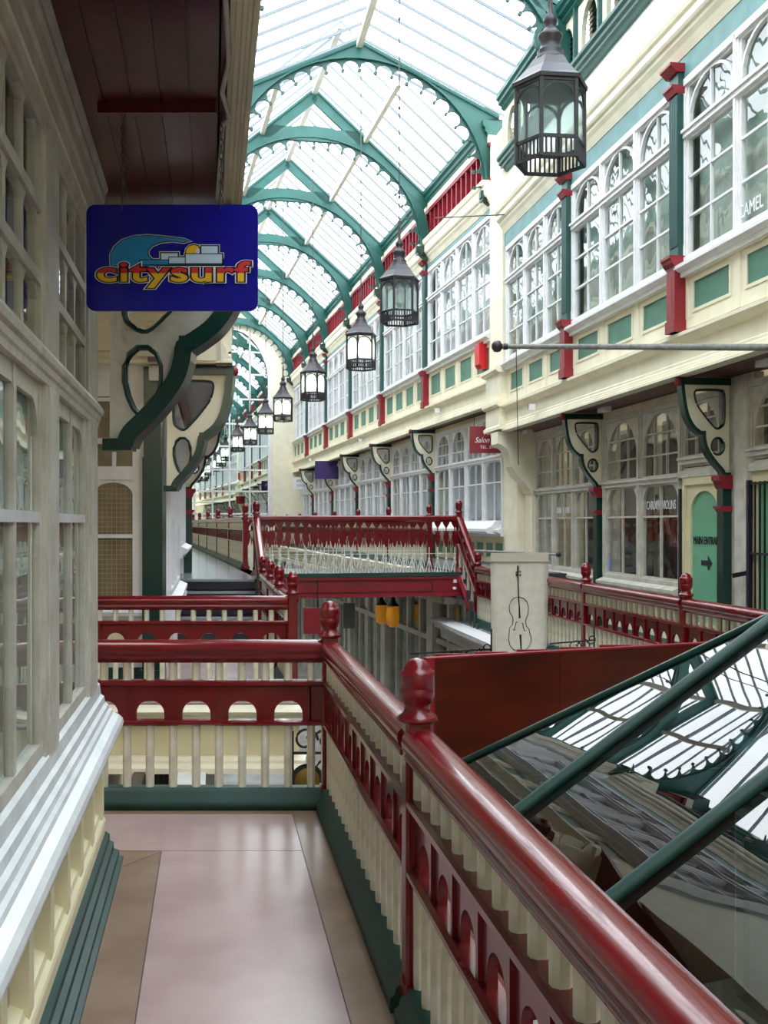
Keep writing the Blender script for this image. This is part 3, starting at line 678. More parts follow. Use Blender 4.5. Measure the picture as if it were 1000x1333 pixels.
def truss(k, th, v, kind, label):
    """local x across the arcade (to the right), y along it"""
    X = k - math.sin(th)*v; Yw = math.cos(th)*v
    t = root('roof_truss', label, 'truss', (X,Yw,0), th)
    if kind == 'near':
        zr, sl, rx, rz, zc, half = 10.80, .47, 2.48, 2.4, 8.1, 2.74
        if v < 20: zc, rz = 8.5, 2.0
        N = 28; m = MB()
        top = lambda x: zr - sl*abs(x)
        pierced = v < 20
        for i in range(N):
            a, b = PI*i/N, PI*(i+1)/N
            p, q = ell(rx,rz,zc,a), ell(rx,rz,zc,b)
            if pierced and max(abs(p[0]),abs(q[0])) > 1.7:
                p2, q2 = ell(rx+.12,rz+.12,zc,a), ell(rx+.12,rz+.12,zc,b); m.prism([p,p2,q2,q], -.05, .05); continue
            m.prism([p, (p[0]*half/rx if abs(p[0])>rx*.93 else p[0], max(top(p[0]*1.0), p[1])), (q[0]*half/rx if abs(q[0])>rx*.93 else q[0], max(top(q[0]),q[1])), q][::1], -.05, .05)
        m.box(rx, half, -.05, .05, zc-.02, top(half)); m.box(-half, -rx, -.05, .05, zc-.02, top(half))
        if pierced:
            for s in (1,-1):
                cx, cz = s*2.34, 9.12; C1 = lambda r_: [(cx+r_*math.cos(2*PI*i/20), cz+r_*math.sin(2*PI*i/20)) for i in range(20)]
                m.ring(C1(.24), C1(.16), -.05, .05); m.prism([(s*1.6,10.0),(s*2.7,9.5),(s*2.7,9.32),(s*1.6,9.85)], -.05, .05)
        m.obj('spandrel_web', teal, t)
        m = MB()
        for s in (1,-1): m.bar((0,0,zr+.02),(s*half,0,zr+.02-sl*half), .14, .07); m.bar((s*(half),0,zc-.1),(s*half,0,top(half)), .14, .06)
        pts = [ell(rx+.01,rz+.01,zc,PI*i/N) for i in range(N+1)]
        for p,q in zip(pts,pts[1:]): m.bar((p[0],0,p[1]),(q[0],0,q[1]), .16, .035)
        m.obj('flange', teal, t)
        cresting(rx, rz, zc, 22, .03, PI-.03).obj('scalloped_cresting', tealdark, t)
    else:
        zr, sl, rx, rz, zc, half = 11.57, .86, 2.52, 2.36, 8.15, 2.70
        m = MB()
        for s in (1,-1):
            m.bar((0,0,zr-.10),(s*half,0,zr-.10-sl*half), .10, .26); m.bar((0,0,zr+.04),(s*half,0,zr+.04-sl*half), .16, .05)
        m.obj('rafter', teal, t)
        m = MB(); m.box(-1.15,1.15,-.05,.05,10.42,10.72); m.obj('collar', teal, t)
        m = MB(); N = 28
        for i in range(N):
            a, b = PI*i/N, PI*(i+1)/N; w0 = .22; p, q = ell(rx,rz,zc,a), ell(rx,rz,zc,b); p2, q2 = ell(rx+w0,rz+w0+.04,zc,a), ell(rx+w0,rz+w0+.04,zc,b)
            p2 = (max(-half-.06,min(half+.06,p2[0])), p2[1]); q2 = (max(-half-.06,min(half+.06,q2[0])), q2[1])
            m.prism([p,p2,q2,q], -.045, .045)
        pts = [ell(rx+.01,rz+.01,zc,PI*i/N) for i in range(N+1)]
        for p,q in zip(pts,pts[1:]): m.bar((p[0],0,p[1]),(q[0],0,q[1]), .16, .035)
        m.obj('arch_rib', teal, t)
        cresting(rx, rz, zc, 22, .03, PI-.03).obj('scalloped_cresting', tealdark, t)
    for s in (1,-1):
        m = MB(); x = s*(rx+.04); m.box(x-.16,x+.16,-.08,.08,zc-.14,zc); m.prism([(x-.13,zc-.14),(x+.13,zc-.14),(x+.1*s+.02,zc-.34),(x+.1*s-.05,zc-.3),(x-.08,zc-.2)], -.06, .06)
        for q in range(4): m.box(x-.14+.07*q, x-.10+.07*q, -.1, .1, zc-.2, zc-.14)
        m.obj('foot_corbel', green, t)
    return t
truss(KRN, TN, 20.75, 'near', 'teal gable truss with solid spandrels and scalloped arch, at the corner pier')
for i, v in enumerate((16.4, 12.1, 7.8, 3.5, -.8)):
    truss(KRN, TN, v, 'near', 'teal scalloped roof truss over the nearer arcade, %s this side of corner pier' % ORD[i])
for i, v in enumerate((25.3, 29.98, 34.66, 39.34, 44.02, 48.6)):
    truss(KRF, TF, v, 'far', 'teal arched roof truss with collar and pierced spandrels, %s beyond the corner pier' % ORD[i])
# ------------------------------------------------------------ walkway-level shopfronts, right side
KWN, KWF = 6.1, 7.15
def shopfront(side, k, th, va, vb_, zf, top, n, door=None, mframe=greywhite, curt=False):
    w_ = facade_root(side, k, th, 'wall_right' if side > 0 else 'wall_left'); x0, x1 = span(side, va, vb_)
    m = MB(); m.box(x0, x1, -.1, 0, zf, zf+.66); m.box(x0, x1, -.1, .0, top-.12, top+.02); m.box(x0,x1,-.02,.05,top-.1,top+.0)
    q = (x1-x0)/(n*2)
    for i in range(n*2+1): m.box(x0+q*i-.05, x0+q*i+.05, 0, .03, zf+.12, zf+.6)
    m.box(x0, x1, 0, .03, zf+.12, zf+.2); m.box(x0, x1, 0, .03, zf+.56, zf+.66)
    m.obj('stall_riser', yellowcream if curt else cream, w_)
    m = MB(); m.ext(x0, x1, [(0,zf),(.12,zf),(.12,zf+.06),(.08,zf+.08),(.06,zf+.12),(0,zf+.12)]); m.obj('skirting', basegreen, w_)
    if curt:
        m = MB()
        for i in range(n*2): m.box(x0+q*i+.1, x0+q*(i+1)-.1, 0, .01, zf+.24, zf+.52)
        m.obj('green_panels', pangreen, w_)
    window(side, k, th, va, vb_, zf+.80, zf+2.24, top-.1, n, rows=[zf+1.75], cols=2, uprows=3, upcols=3, gothic=False, mframe=mframe, lower_arch=True,
           back='curtain' if curt else 'interior', backm=bluecurtain if curt else None, backd=.2 if curt else .9, post=.16)
    return w_
shopfront(1, KWN, TN, 17.15, 20.35, 0, 3.36, 3)
# violin shop bay: two lights then the door
shopfront(1, KWN, TN, 14.05, 16.8, 0, 3.36, 2)
colv = [16.97, 12.8, 8.65, 4.5, .35]
# door bay
t = facade_root(1, KWN, TN, 'door_1'); dv0, dv1 = 12.86, 13.98
m = MB(); m.box(dv0, dv0+.07, -.05, .06, 0, 2.22); m.box(dv1-.07, dv1, -.05, .06, 0, 2.22); m.box(dv0, dv1, -.05, .06, 2.14, 2.26); m.obj('door_frame', yellowcream, t)
m = MB(); arch_fill(m, dv0+.07, dv1-.07, 2.14, (dv0+dv1)/2, .38, 1.78, .28, -.02, .03, n=10)
m.box(dv0+.07, (dv0+dv1)/2-.38, -.02, .03, 0, 1.78); m.box((dv0+dv1)/2+.38, dv1-.07, -.02, .03, 0, 1.78); m.box(dv0+.07, dv1-.07, -.02, .03, 0, .42); m.obj('door_leaf', yellowcream, t)
m = MB(); m.box(dv0+.1, dv1-.1, -.012, 0, .3, 2.1); m.obj('green_door_panel', doorgreen, t)
e = text_obj('MAIN ENTRANCE', .14, ink, t, ((dv0+dv1)/2-.08, .012, 1.44), (PI/2,0,PI), sx=.74, ext=.003)
m = MB(); c0 = (dv0+dv1)/2; m.prism([(c0+.12,1.20),(c0+.12,1.14),(c0-.06,1.14),(c0-.06,1.08),(c0-.17,1.17),(c0-.06,1.26),(c0-.06,1.20)], .004, .01); m.obj('arrow', ink, t)
m = MB(); m.box(dv1+.0, dv1+.05, .05, .09, .2, 2.1); m.obj('door_edge', blackiron, t)
for z in (.5, 1.25, 1.95): 
    pass
window(1, KWN, TN, 12.95, 14.05, 2.24, 2.45, 3.26, 1, rows=1, uprows=3, upcols=3, gothic=False, mframe=greywhite, back='interior', backd=.9, sill=False)
# gated bay nearer the viewpoint
t = facade_root(1, KWN, TN, 'wall_right'); m = MB(); m.box(12.2, 12.84, -.1, .02, 0, 3.36); m.box(12.3, 12.6, .02, .05, 0, 3.3); m.obj('door_post', greywhite, t)
g = root('security_gate', 'black folding security gate over the shop doorway at the photo edge', 'gate', (KWN,0,0), PI/2+TN)
m = MB()
for i in range(17): m.box(12.2-.105*i-.009, 12.2-.105*i+.009, .055, .073, .05, 2.12)
for z in (.2, .62, 1.32, 2.1): m.box(10.5, 12.22, .05, .078, z-.012, z+.012)
m.obj('bars', blackiron, g)
m = MB(); m.box(12.2, 12.25, .04, .09, 0, 2.14); m.obj('gate_frame', mat('violet_black', (36,28,52), .4), g)
m = MB(); m.bar((12.26,.06,1.1),(12.42,.16,1.06),.035,.05); m.obj('latch_handle', blackiron, g)
t = facade_root(1, KWN, TN, 'door_2'); m = MB(); m.box(10.7, 12.22, -.05, .03, 2.12, 2.28); m.box(12.1, 12.22, -.05, .03, 0, 2.12)
m.box(11.5, 11.62, -.05, .03, 0, 2.12); m.obj('door_frame', yellowcream, t)
m = MB(); m.box(10.7, 12.15, -.03, -.01, 0, 2.12); m.obj('green_door_panel', doorgreen, t)
window(1, KWN, TN, 8.85, 12.25, 2.24, 2.45, 3.26, 3, rows=1, uprows=3, upcols=3, gothic=False, mframe=greywhite, back='interior', backd=.9, sill=False)
shopfront(1, KWN, TN, 4.75, 8.7, 0, 3.36, 3); shopfront(1, KWN, TN, .55, 4.5, 0, 3.36, 3); shopfront(1, KWN, TN, -6, .3, 0, 3.36, 4)
t = facade_root(1, KWN, TN, 'wall_right'); m = MB(); m.box(8.7, 10.7, -.1, .03, 0, 2.26); m.box(20.3, 20.75, -.3, .03, 0, 3.36)
for v in colv: m.box(v-.23, v+.23, -.2, .02, 0, 3.36)
m.obj('post', greywhite, t)
# lettering and stock in the violin shop window
vt = root('shop_lettering', 'white CARDIFF VIOLINS lettering on the shop window glass', 'sign', (KWN,0,0), PI/2+TN)
text_obj('CARDIFF  VIOLINS', .17, letter, vt, (14.75, .012, 1.90), (PI/2,0,PI), sx=.70, ext=.002)
text_obj('CARDIFF VIOLINS', .15, letter, root('shop_lettering', 'faint white lettering on the shop window nearest the corner pier', 'sign', (KWN,0,0), PI/2+TN), (18.9, .012, 1.88), (PI/2,0,PI), sx=.7, ext=.002)
m = MB(); m.box(16.62,16.78,.004,.01,.93,1.13); o = m.obj('window_sticker', mat('pale_blue_sticker', (110,140,210), .5)); o.location=(KWN,0,0); o.rotation_euler=(0,0,PI/2+TN); tag(o, 'pale blue sticker in the bottom corner of the violin shop window', 'sticker')
vio = mat('violin_varnish', (120,52,26), .3, .2, 6); first = None
for i in range(14):
    v = 14.35 + .2*(i % 12) + (2.9 if i > 11 else 0); z = 1.38 if i % 2 else 1.5
    if first is None:
        r = root('violin', 'brown violin hanging in the shop window beside the green door', 'violin', (0,0,0), 0)
        m = MB()
        pr = [(0,0),(.07,.01),(.1,.06),(.09,.12),(.06,.16),(.06,.2),(.08,.25),(.07,.31),(.03,.35),(-.03,.35),(-.07,.31),(-.08,.25),(-.06,.2),(-.06,.16),(-.09,.12),(-.1,.06),(-.07,.01)]
        m.prism(pr, -.02, .02); m.obj('body', vio, r)
        m = MB(); m.box(-.012,.012,.0,.03,.33,.58); m.obj('neck', blackiron, r); first = r
    else: r = copy_tree(first)
    X = KWN + math.cos(PI/2+TN)*v + .45; Y = math.sin(PI/2+TN)*v + .08; r.location = (X, Y, z); r.rotation_euler = (0,0,PI/2+TN)
    r['label'] = 'brown violin hanging in the CARDIFF VIOLINS shop window'; r['group'] = 'violins hanging in the shop window'
# farther right-hand shopfronts on the raised walkway
ZF0 = DK-.02
colf = [27.0, 31.75, 36.5, 41.25, 46.0]
eds = [21.6] + colf + [50.0]
for i, (a, b) in enumerate(zip(eds, eds[1:])):
    shopfront(1, KWF, TF, a+.2, b-.2, ZF0-.06, 3.94, 4, mframe=white, curt=True)
t = facade_root(1, KWF, TF, 'wall_right'); m = MB()
for v in colf: m.box(v-.24, v+.24, -.2, .02, ZF0, 3.94)
m.box(21.0, 21.85, -.2, .03, ZF0-.6, 3.94); m.obj('post', cream, t)
# white oversailing shop sill beside the bridge steps
t = facade_root(1, KWF, TF, trim_name(), kind='structure'); m = MB()
m.ext(22.0, 26.7, [(0,ZF0+.62),(.14,ZF0+.64),(.3,ZF0+.66),(.34,ZF0+.7),(.34,ZF0+.75),(.22,ZF0+.8),(.14,ZF0+.9),(0,ZF0+.92)]); m.obj('oversailing_sill', white, t)

# ------------------------------------------------------------ brackets
PROF = [(.16,.0),(.2,.05),(.3,.11),(.42,.19),(.52,.28),(.56,.36),(.57,.41),(.65,.44),(.78,.5),(.88,.59),(.94,.7),(.98,.84),(1,.96)]
def smooth(P, keep=(), n=4):
    out = []
    for i in range(len(P)-1):
        p0, p1, p2, p3 = P[max(i-1,0)], P[i], P[i+1], P[min(i+2,len(P)-1)]
        if i in keep: p0 = p1
        if i+1 in keep: p3 = p2
        for q in range(n):
            t_ = q/n; out.append(tuple(.5*((2*p1[k])+(-p0[k]+p2[k])*t_+(2*p0[k]-5*p1[k]+4*p2[k]-p3[k])*t_**2+(-p0[k]+3*p1[k]-3*p2[k]+p3[k])*t_**3) for k in (0,1)))
    return out + [P[-1]]
def smooth_loop(P, n=4):
    N = len(P); out = []
    for i in range(N):
        p0, p1, p2, p3 = P[i-1], P[i], P[(i+1)%N], P[(i+2)%N]
        for q in range(n):
            t_ = q/n; out.append(tuple(.5*((2*p1[k])+(-p0[k]+p2[k])*t_+(2*p0[k]-5*p1[k]+4*p2[k]-p3[k])*t_**2+(-p0[k]+3*p1[k]-3*p2[k]+p3[k])*t_**3) for k in (0,1)))
    return out
def bracket(loc, rz, W, H, label, plate=cream, edge=green, col=True, colz=0, colw=.11, cap=True, tall=False, boss=True, ft=.04, fw=.13):
    """local x out from the wall, z up from the bracket foot"""
    t = root('bracket', label, 'bracket', loc, rz)
    P = [(x*W, z*H) for x, z in smooth(PROF, keep=(5,6,7))]
    N = 24
    outer = [(0.04*W,0)] + P + [(W*.97,H*.93),(0.04*W,H*.93)]
    def hole_big(s=1.0):
        return [(.20*W,.50*H),(.30*W,.48*H),(.42*W,.54*H),(.56*W,.63*H),(.68*W,.72*H),(.73*W,.80*H),(.73*W,.86*H),(.66*W,.88*H),(.4*W,.885*H),(.2*W,.88*H),(.14*W,.85*H),(.13*W,.7*H),(.14*W,.55*H)]
    cs = (.27*W, (.30 if not tall else .27)*H); rr = (.13*W, (.09 if not tall else .15)*H)
    hs = [(cs[0]+rr[0]*math.cos(2*PI*i/14)*(1-.25*math.sin(2*PI*i/14)*-1 if tall else 1), cs[1]+rr[1]*math.sin(2*PI*i/14)) for i in range(14)]
    hb = smooth_loop(hole_big(), 3)
    # plate with two openings, filled as a planar curve
    cu = bpy.data.curves.new('plate', 'CURVE'); cu.dimensions = '2D'; cu.fill_mode = 'BOTH'; cu.extrude = .025
    for poly in (outer, hb, hs):
        sp = cu.splines.new('POLY'); sp.points.add(len(poly)-1); sp.use_cyclic_u = True
        for q, (x, z) in enumerate(poly): sp.points[q].co = (x, z, 0, 1)
    cu.materials.append(plate)
    o = curve_mesh(cu, 'plate'); o.parent = t; o.rotation_euler = (PI/2,0,0)
    m = MB()
    P2 = P + [(W,H)]
    def off(i, d):
        a, b = P2[max(i-1,0)], P2[min(i+1,len(P2)-1)]; dx, dz = b[0]-a[0], b[1]-a[1]; l = math.hypot(dx,dz) or 1
        return (P2[i][0]+dz/l*d, P2[i][1]-dx/l*d)
    for i in range(len(P2)-1): m.prism([off(i,-ft/2), off(i+1,-ft/2), off(i+1,ft/2), off(i,ft/2)], -fw/2, fw/2, caps=True)
    m.box(.0, W*1.0, -.065, .065, H*.93, H); m.box(.54*W, .66*W, -fw/2-.006, fw/2+.006, .41*H, .455*H); m.box(0, .2*W, -.06, .06, -.03, .03)
    m.obj('flange', edge, t)
    m = MB()
    for poly in (hb, hs): m.tube([(x,0,z) for x,z in poly], .018, 6, closed=True); 
    for poly in (hb, hs):
        for y in (-.024,.024): m.tube([(x,y,z) for x,z in poly], .012, 6, closed=True)
    m.obj('opening_bead', edge if edge is green else black, t)
    if boss:
        m = MB(); m.lathe([(.001,-.06),(.03,-.055),(.045,-.02),(.045,.01),(.03,.03),(.02,.05)], W+.03, 0, 10); b = m.obj('boss', redwall, t); b.location = (0,0,H*.97)
    if col:
        m = MB(); m.box(-.02, .13, -.075, .075, colz, -.42 if cap else 0); m.obj('column', green, t)
        if cap:
            m = MB()
            for z0 in (-.02,):
                m.ext(-.1,.1,[(-.02,0)]) if False else None
            for z1, h, e, cn in ((0,.16,.06,'capital'),(-.36,.07,.04,'collar')):
                m = MB(); m.prism([(-.02,z1-h),(.13,z1-h),(.13+e*.6,z1-h*.45),(.13+e,z1-h*.35),(.13+e,z1),(-.02,z1)], -.075-e*.5, .075+e*.5); m.obj(cn, redwall, t)
            m = MB(); m.box(-.02,.13,-.075,.075,-.36,-.16); m.obj('necking', green, t)
    return t
def fpt(k, th, v): return (k - math.sin(th)*v, math.cos(th)*v)
for i, v in enumerate(colv):
    x, y = fpt(KWN, TN, v)
    bracket((x,y,2.22), PI+TN, .62, 1.13, 'green edged bracket on a green column across the arcade, %s from the corner pier' % ORD[i], colz=-2.22)
for i, v in enumerate(colf):
    x, y = fpt(KWF, TF, v)
    bracket((x,y,2.86), PI+TF, .60, 1.08, 'thin edged bracket on the far right walkway, %s beyond the corner pier' % ORD[i], plate=cream, colz=-2.06)
# solid corbel carrying the corner pier
x, y = fpt(KWN, TN, 20.55)
t = root('corbel', 'big plain cream corbel under the corner pier', 'corbel', (x,y,2.3), PI+TN)
m = MB(); m.prism([(0,0),(.18,0),(.24,.1),(.40,.24),(.5,.42),(.54,.6),(.6,.74),(.72,.82),(.78,.84),(.78,1.06),(0,1.06)], -.24, .24); m.obj('scroll', cream, t)
m = MB(); m.box(0,.12,-.24,.24,-2.3,0); m.box(.0,.15,-.26,.26,-.08,.0); m.obj('pier_shaft', cream, t)

# ------------------------------------------------------------ soffits
def soffit(side, k, th, va, vb_, z, depth, out=0.0):
    t = facade_root(side, k, th, 'ceiling'); x0, x1 = span(side, va, vb_); m = MB(); n = max(1, int(depth/.1)); p = depth/n
    if out > 0: m.box(x0, x1, .004, out-.004, z, z+.03)
    for i in range(n): m.box(x0, x1, -depth+p*i+.004, -depth+p*(i+1)-.004, z, z+.03)
    m.box(x0, x1, -depth, out, z+.012, z+.05); m.obj('soffit_boards', soffitred, t)
    m = MB(); m.box(x0, x1, -depth-.1, out-.36 if depth > .6 else out, z+.05, z+.12); m.obj('deck_over', cream, t)
soffit(1, KEN, TN, -6.9, 20.3, 3.37, .68); soffit(1, KEF, TF, 21.0, 50, 3.95, .55)
soffit(-1, KLN, TN, -4.2, 6.95, 3.288, .66, .035); soffit(-1, KLS, TN, 11.2, 18.9, 3.305, .74); soffit(-1, KLF, TF, 19.6, 48.8, 3.95, .75)
# lamps and alarm boxes under the right soffit
def soffit_lamp(k, th, v, z, label, dx=0):
    t = facade_root(1, k, th, 'soffit_lamp', label, 'lamp', None); m = MB(); m.box(v-.16, v+.16, -.34, -.24, z-.07, z); m.obj('housing', white, t)
for i, (k, th, v, z) in enumerate(((KEN,TN,16.0,3.37),(KEN,TN,11.3,3.37),(KEN,TN,19.9,3.37))): soffit_lamp(k, th, v, z, ('small white lamp box under the red soffit by the farther bracket','white lamp box under the red soffit by the photo edge','white lamp box under the red soffit beside the corbel')[i])
for i, (k, th, v, z) in enumerate(((KEN,TN,18.2,3.60),(KEF,TF,25.0,4.22),(KEF,TF,33.8,4.22),(KEF,TF,44.0,4.22))):
    t = facade_root(1, k, th, 'spotlight', 'small dark spotlight with white cap on the balcony fascia, %s beyond the steps' % ORD[i] if i else 'small black and white spotlight on the fascia right of the corner pier', 'spotlight', None)
    o_ = MB(); o_.box(v-.05,v+.05,.1,.2,z-.05,z+.05); o_.obj('body', blackiron, t); o_ = MB(); o_.box(v-.12,v-.05,.12,.22,z-.06,z+.04); o_.obj('lens', white, t)
t = facade_root(1, KEF, TF, 'alarm_box', 'bright red alarm box on the upper front beside the corner pier', 'alarm', None)
m = MB(); m.ext(21.75, 22.05, [(0,4.72),(.12,4.72),(.18,4.8),(.18,5.2),(.12,5.24),(0,5.24)]); m.obj('case', boxred, t)
# rain pipe on plaster
m = MB(); x, y = fpt(KEN-.06, TN, 11.9); m.tube([(x,y,7.45),(x,y,8.3)], .045, 10); o = m.obj('rain_pipe', purpipe); tag(o, 'short mauve pipe on the white plaster above the nearer cornice', 'pipe')
# flagpole
t = root('flagpole', 'grey horizontal flagpole with dark ball end projecting across the arcade', 'pole', (0,0,0))
a = Vector((1.10,10.0,3.30)); b = Vector((fpt(KEN,TN,10.65)[0],fpt(KEN,TN,10.65)[1],3.46)); b = Vector((3.85,10.42,3.36))
m = MB(); m.tube([a,b], [.022,.036], 10); m.obj('pole', pole, t)
m = MB(); pr = [(.001,-.055),(.03,-.048),(.05,-.02),(.053,0),(.05,.02),(.03,.048),(.001,.055)]; m.lathe(pr, 0, 0, 14); o = m.obj('ball', lanternmetal, t); o.location = a - (b-a).normalized()*.05
m = MB(); m.lathe([(.03,-.01),(.032,.0),(.03,.03)],0,0,10); o = m.obj('collar', lanternmetal, t); o.location = a+(b-a).normalized()*.02; o.rotation_euler=(0,PI/2,0)
m = MB(); m.tube([a+Vector((.13,0,-.02)),a+Vector((.13,0,-.1)),a+Vector((.15,.0,-1.1))], .004, 6); m.obj('halyard', blackiron, t)
# wire across
m = MB(); p0 = Vector((.62,20.0,7.55)); p1 = Vector((2.68,18.2,6.87+.0))
m.tube([(FX(KRF+1.0,21.5)+.9,21.2,7.68),(NX(KEN-.1,19.2),19.2,7.18)], .012, 6); o = m.obj('wire', blackiron); tag(o, 'thin dark wire crossing to the corner pier', 'wire')
# signs on the right
def hang_sign(name, label, loc, rz, w_, h_, m_, lines, cat='sign'):
    t = root(name, label, cat, loc, rz); m = MB(); m.box(-w_/2,w_/2,-.015,.015,-h_/2,h_/2); m.obj('board', m_, t)
    for s_, sz, dz, sx in lines: text_obj(s_, sz, letter if m_ is not white else MATS['violet_black'], t, (0,-.018,dz), sx=sx, ext=.002)
    return t
x, y = fpt(6.9, TF, 24.2)
t = hang_sign('hanging_sign', 'dark red hanging shop sign with white script lettering beside the corbel', (2.04,21.35,3.32), 0.02, .68, .53, redwall, [])
text_obj('WIGS', .13, letter, t, (.08,-.018,.13), sx=1.0); text_obj('Salon Wigs', .15, letter, t, (.06,-.018,-.01), sx=.9, shear=.35); text_obj('TEL. 394100', .085, letter, t, (.08,-.018,-.15), sx=1.0)
m = MB(); m.tube([(-.25,0,.26),(-.25,0,.5)],.008,6); m.obj('hanger', blackiron, t); m = MB(); m.tube([(.25,0,.26),(.25,0,.5)],.008,6); m.obj('hanger', blackiron, t)
x, y = fpt(6.75, TF, 40.3)
t = hang_sign('hanging_sign', 'purple hanging sign under the far right balcony', (x-.05,y,3.62), 0, .86, .66, purple, []); m = MB(); m.lathe([(.001,-.02),(.2,-.019),(.2,-.016)],0,0,14); o = m.obj('emblem', mat('plum_emblem',(104,28,96),.5), t); o.rotation_euler=(PI/2,0,0); o.location=(-.06,-.0,.02)
x, y = fpt(6.75, TF, 47.3)
t = hang_sign('hanging_sign', 'white hanging sign with two dark lines of lettering beside the mirror wall', (x+.1,y,3.4), 0, .85, .5, white, []); 
for s_, dz in (('EMPORIA',.09),('SOCIETY',-.11)): text_obj(s_, .15, ink, t, (0,-.018,dz), sx=.9)
text_obj('CAMEL', .2, letter, root('shop_lettering', 'white lettering along the bottom of the upper window at the photo edge', 'sign', (KEN,0,0), PI/2+TN), (11.05,.03,4.86), (PI/2,0,PI), sx=.8)

# ------------------------------------------------------------ mirror wall at the end
vm = 48.95
t = root('wall_back', None, None, (FX(KRF,0)-0+0,0,0), 0, kind='structure')
t.location = (KRF - math.sin(TF)*vm, math.cos(TF)*vm, 0); t.rotation_euler = (0,0,TF)
m = MB(); cxm = 0.0; hw = 1.68; zs, rise = 7.7, 2.6
arch_fill(m, -3.6, 3.3, 12.2, cxm, hw, zs, rise, -.12, .12, n=20); m.box(hw, 3.3, -.12, .12, DK, zs); m.box(-4.6, 4.2, -.12, .12, GROUND, DK); m.box(-4.2, -3.0, -.12,.12, DK, zs); m.box(-3.0,-hw,-.12,.12,6.4,zs)
m.obj('end_wall', cream, t)
m = MB(); pts = [(cxm - hw*math.cos(PI*i/20), zs+rise*math.sin(PI*i/20)) for i in range(21)]
for p,q in zip(pts,pts[1:]): m.bar((p[0],-.13,p[1]),(q[0],-.13,q[1]), .06, .1)
m.box(hw-.02,hw+.06,-.18,.0,DK,zs); m.obj('arch_moulding', white, t)
m = MB(); m.box(-3.05, hw+.02, .02, .05, DK, zs); m.prism(pts, .02, .05); m.obj('mirror', mir, t)
m = MB()
for x in (-3.0,-2.35,-1.62,-.85,-.1,.80,1.64): m.box(x-.035,x+.035,-.03,.02,DK,zs+ (rise*math.sqrt(max(0,1-(x/hw)**2)) if abs(x)<hw else -1.3))
for z in (2.1,3.1,4.05,5.1,6.1,7.2,8.3,9.3):
    e = hw if z < zs else hw*math.sqrt(max(0,1-((z-zs)/rise)**2)); l = -3.0 if z < 6.4 else -e
    m.box(l, e, -.03, .02, z-.035, z+.035)
m.obj('mirror_glazing_bars', white, t)

# ------------------------------------------------------------ lanterns
def lantern(loc, top, label, frost, lit, R=.28, rz=.0):
    t = root('hanging_lantern', label, 'lantern', loc, rz); s = 6; H0, H1 = .0, .66
    hx = lambda r, z, o=0: [(r*math.cos(2*PI*i/s+o), r*math.sin(2*PI*i/s+o), z) for i in range(s)]
    c = MB(); c.lathe([(R*1.10,H1-.02),(R*1.12,H1+.01),(R*1.0,H1+.04),(R*.72,H1+.13),(R*.5,H1+.22)], 0,0,6, smooth=False)
    c.lathe([(R*.46,H1+.21),(R*.44,H1+.24),(R*.36,H1+.26),(R*.38,H1+.29),(R*.31,H1+.31),(R*.27,H1+.36),(R*.36,H1+.40),(R*.35,H1+.43),(R*.2,H1+.47),(R*.14,H1+.50),(R*.2,H1+.53),(R*.2,H1+.56),(R*.09,H1+.60),(R*.05,H1+.70)], 0,0,18)
    c.obj('roof_cap', lanternmetal, t)
    f = MB(); V = hx(R,0)
    for i in range(s):
        x, y, _ = V[i]; x2, y2, _ = V[(i+1)%s]
        f.bar((x,y,0),(x,y,H1), .03, .03)
        for z in (.012,.165): f.bar((x,y,z),(x2,y2,z), .02, .028)
        f.bar((x,y,H1-.02),(x2,y2,H1-.02), .02, .05)
        for q in range(1,7):   # slots of the gallery
            u = q/7; f.bar((x+(x2-x)*u,y+(y2-y)*u,.01),(x+(x2-x)*u,y+(y2-y)*u,.165), .014, .014)
        n = 8; last = None      # arched head
        for q in range(n+1):
            a = PI*q/n; u = .5-.44*math.cos(a); z = .50+.10*math.sin(a); p = (x+(x2-x)*u, y+(y2-y)*u, z)
            if last: f.bar(last, p, .012, .018)
            last = p
            
    f.obj('frame', lanternblack, t)
    g = MB()
    for i in range(s):
        x, y, _ = V[i]; x2, y2, _ = V[(i+1)%s]; k_ = .985
        g.add([(x*k_,y*k_,.17),(x2*k_,y2*k_,.17),(x2*k_,y2*k_,H1-.03),(x*k_,y*k_,H1-.03)], [(0,1,2,3)])
    g.obj('glass', lg if frost else lg2, t)
    b = MB()
    if not frost: b.lathe([(.015,.60),(.015,.42),(.03,.40),(.035,.33),(.02,.29),(.001,.285)],0,0,12)
    else: b.lathe([(.02,.60),(.03,.56),(.03,.52),(.075,.44),(.085,.36),(.07,.29),(.03,.25),(.001,.245)], 0,0,14); b.obj('lamp', bulbmat if lit else bulboff, t)
    r = MB(); r.tube([(0,0,H1+.66),(0,0,H1+.95),(0,0,top-loc[2])], .010 if not lit else .010, 6); r.tube([(0,0,H1+.66),(0,0,H1+.9)], .02, 8)
    L = top-loc[2]; z = 1.9
    while z < L: r.lathe([(.016,z),(.022,z+.02),(.016,z+.04)],0,0,8); z += 1.35
    r.obj('suspension_rod', rodmat, t)
    return t
ZL = 4.52
Ls = [(716.5, 8.95, 0), (520, 16.3, 0), (470, 20.75, 1), (407.5, 25.4, 1), (368.5, 30.6, 1), (346, 35.2, 1), (325.5, 40.2, 1), (309, 44.6, 1)]
LB = [221, 424, 483, 523, 550, 566, 580, 589]
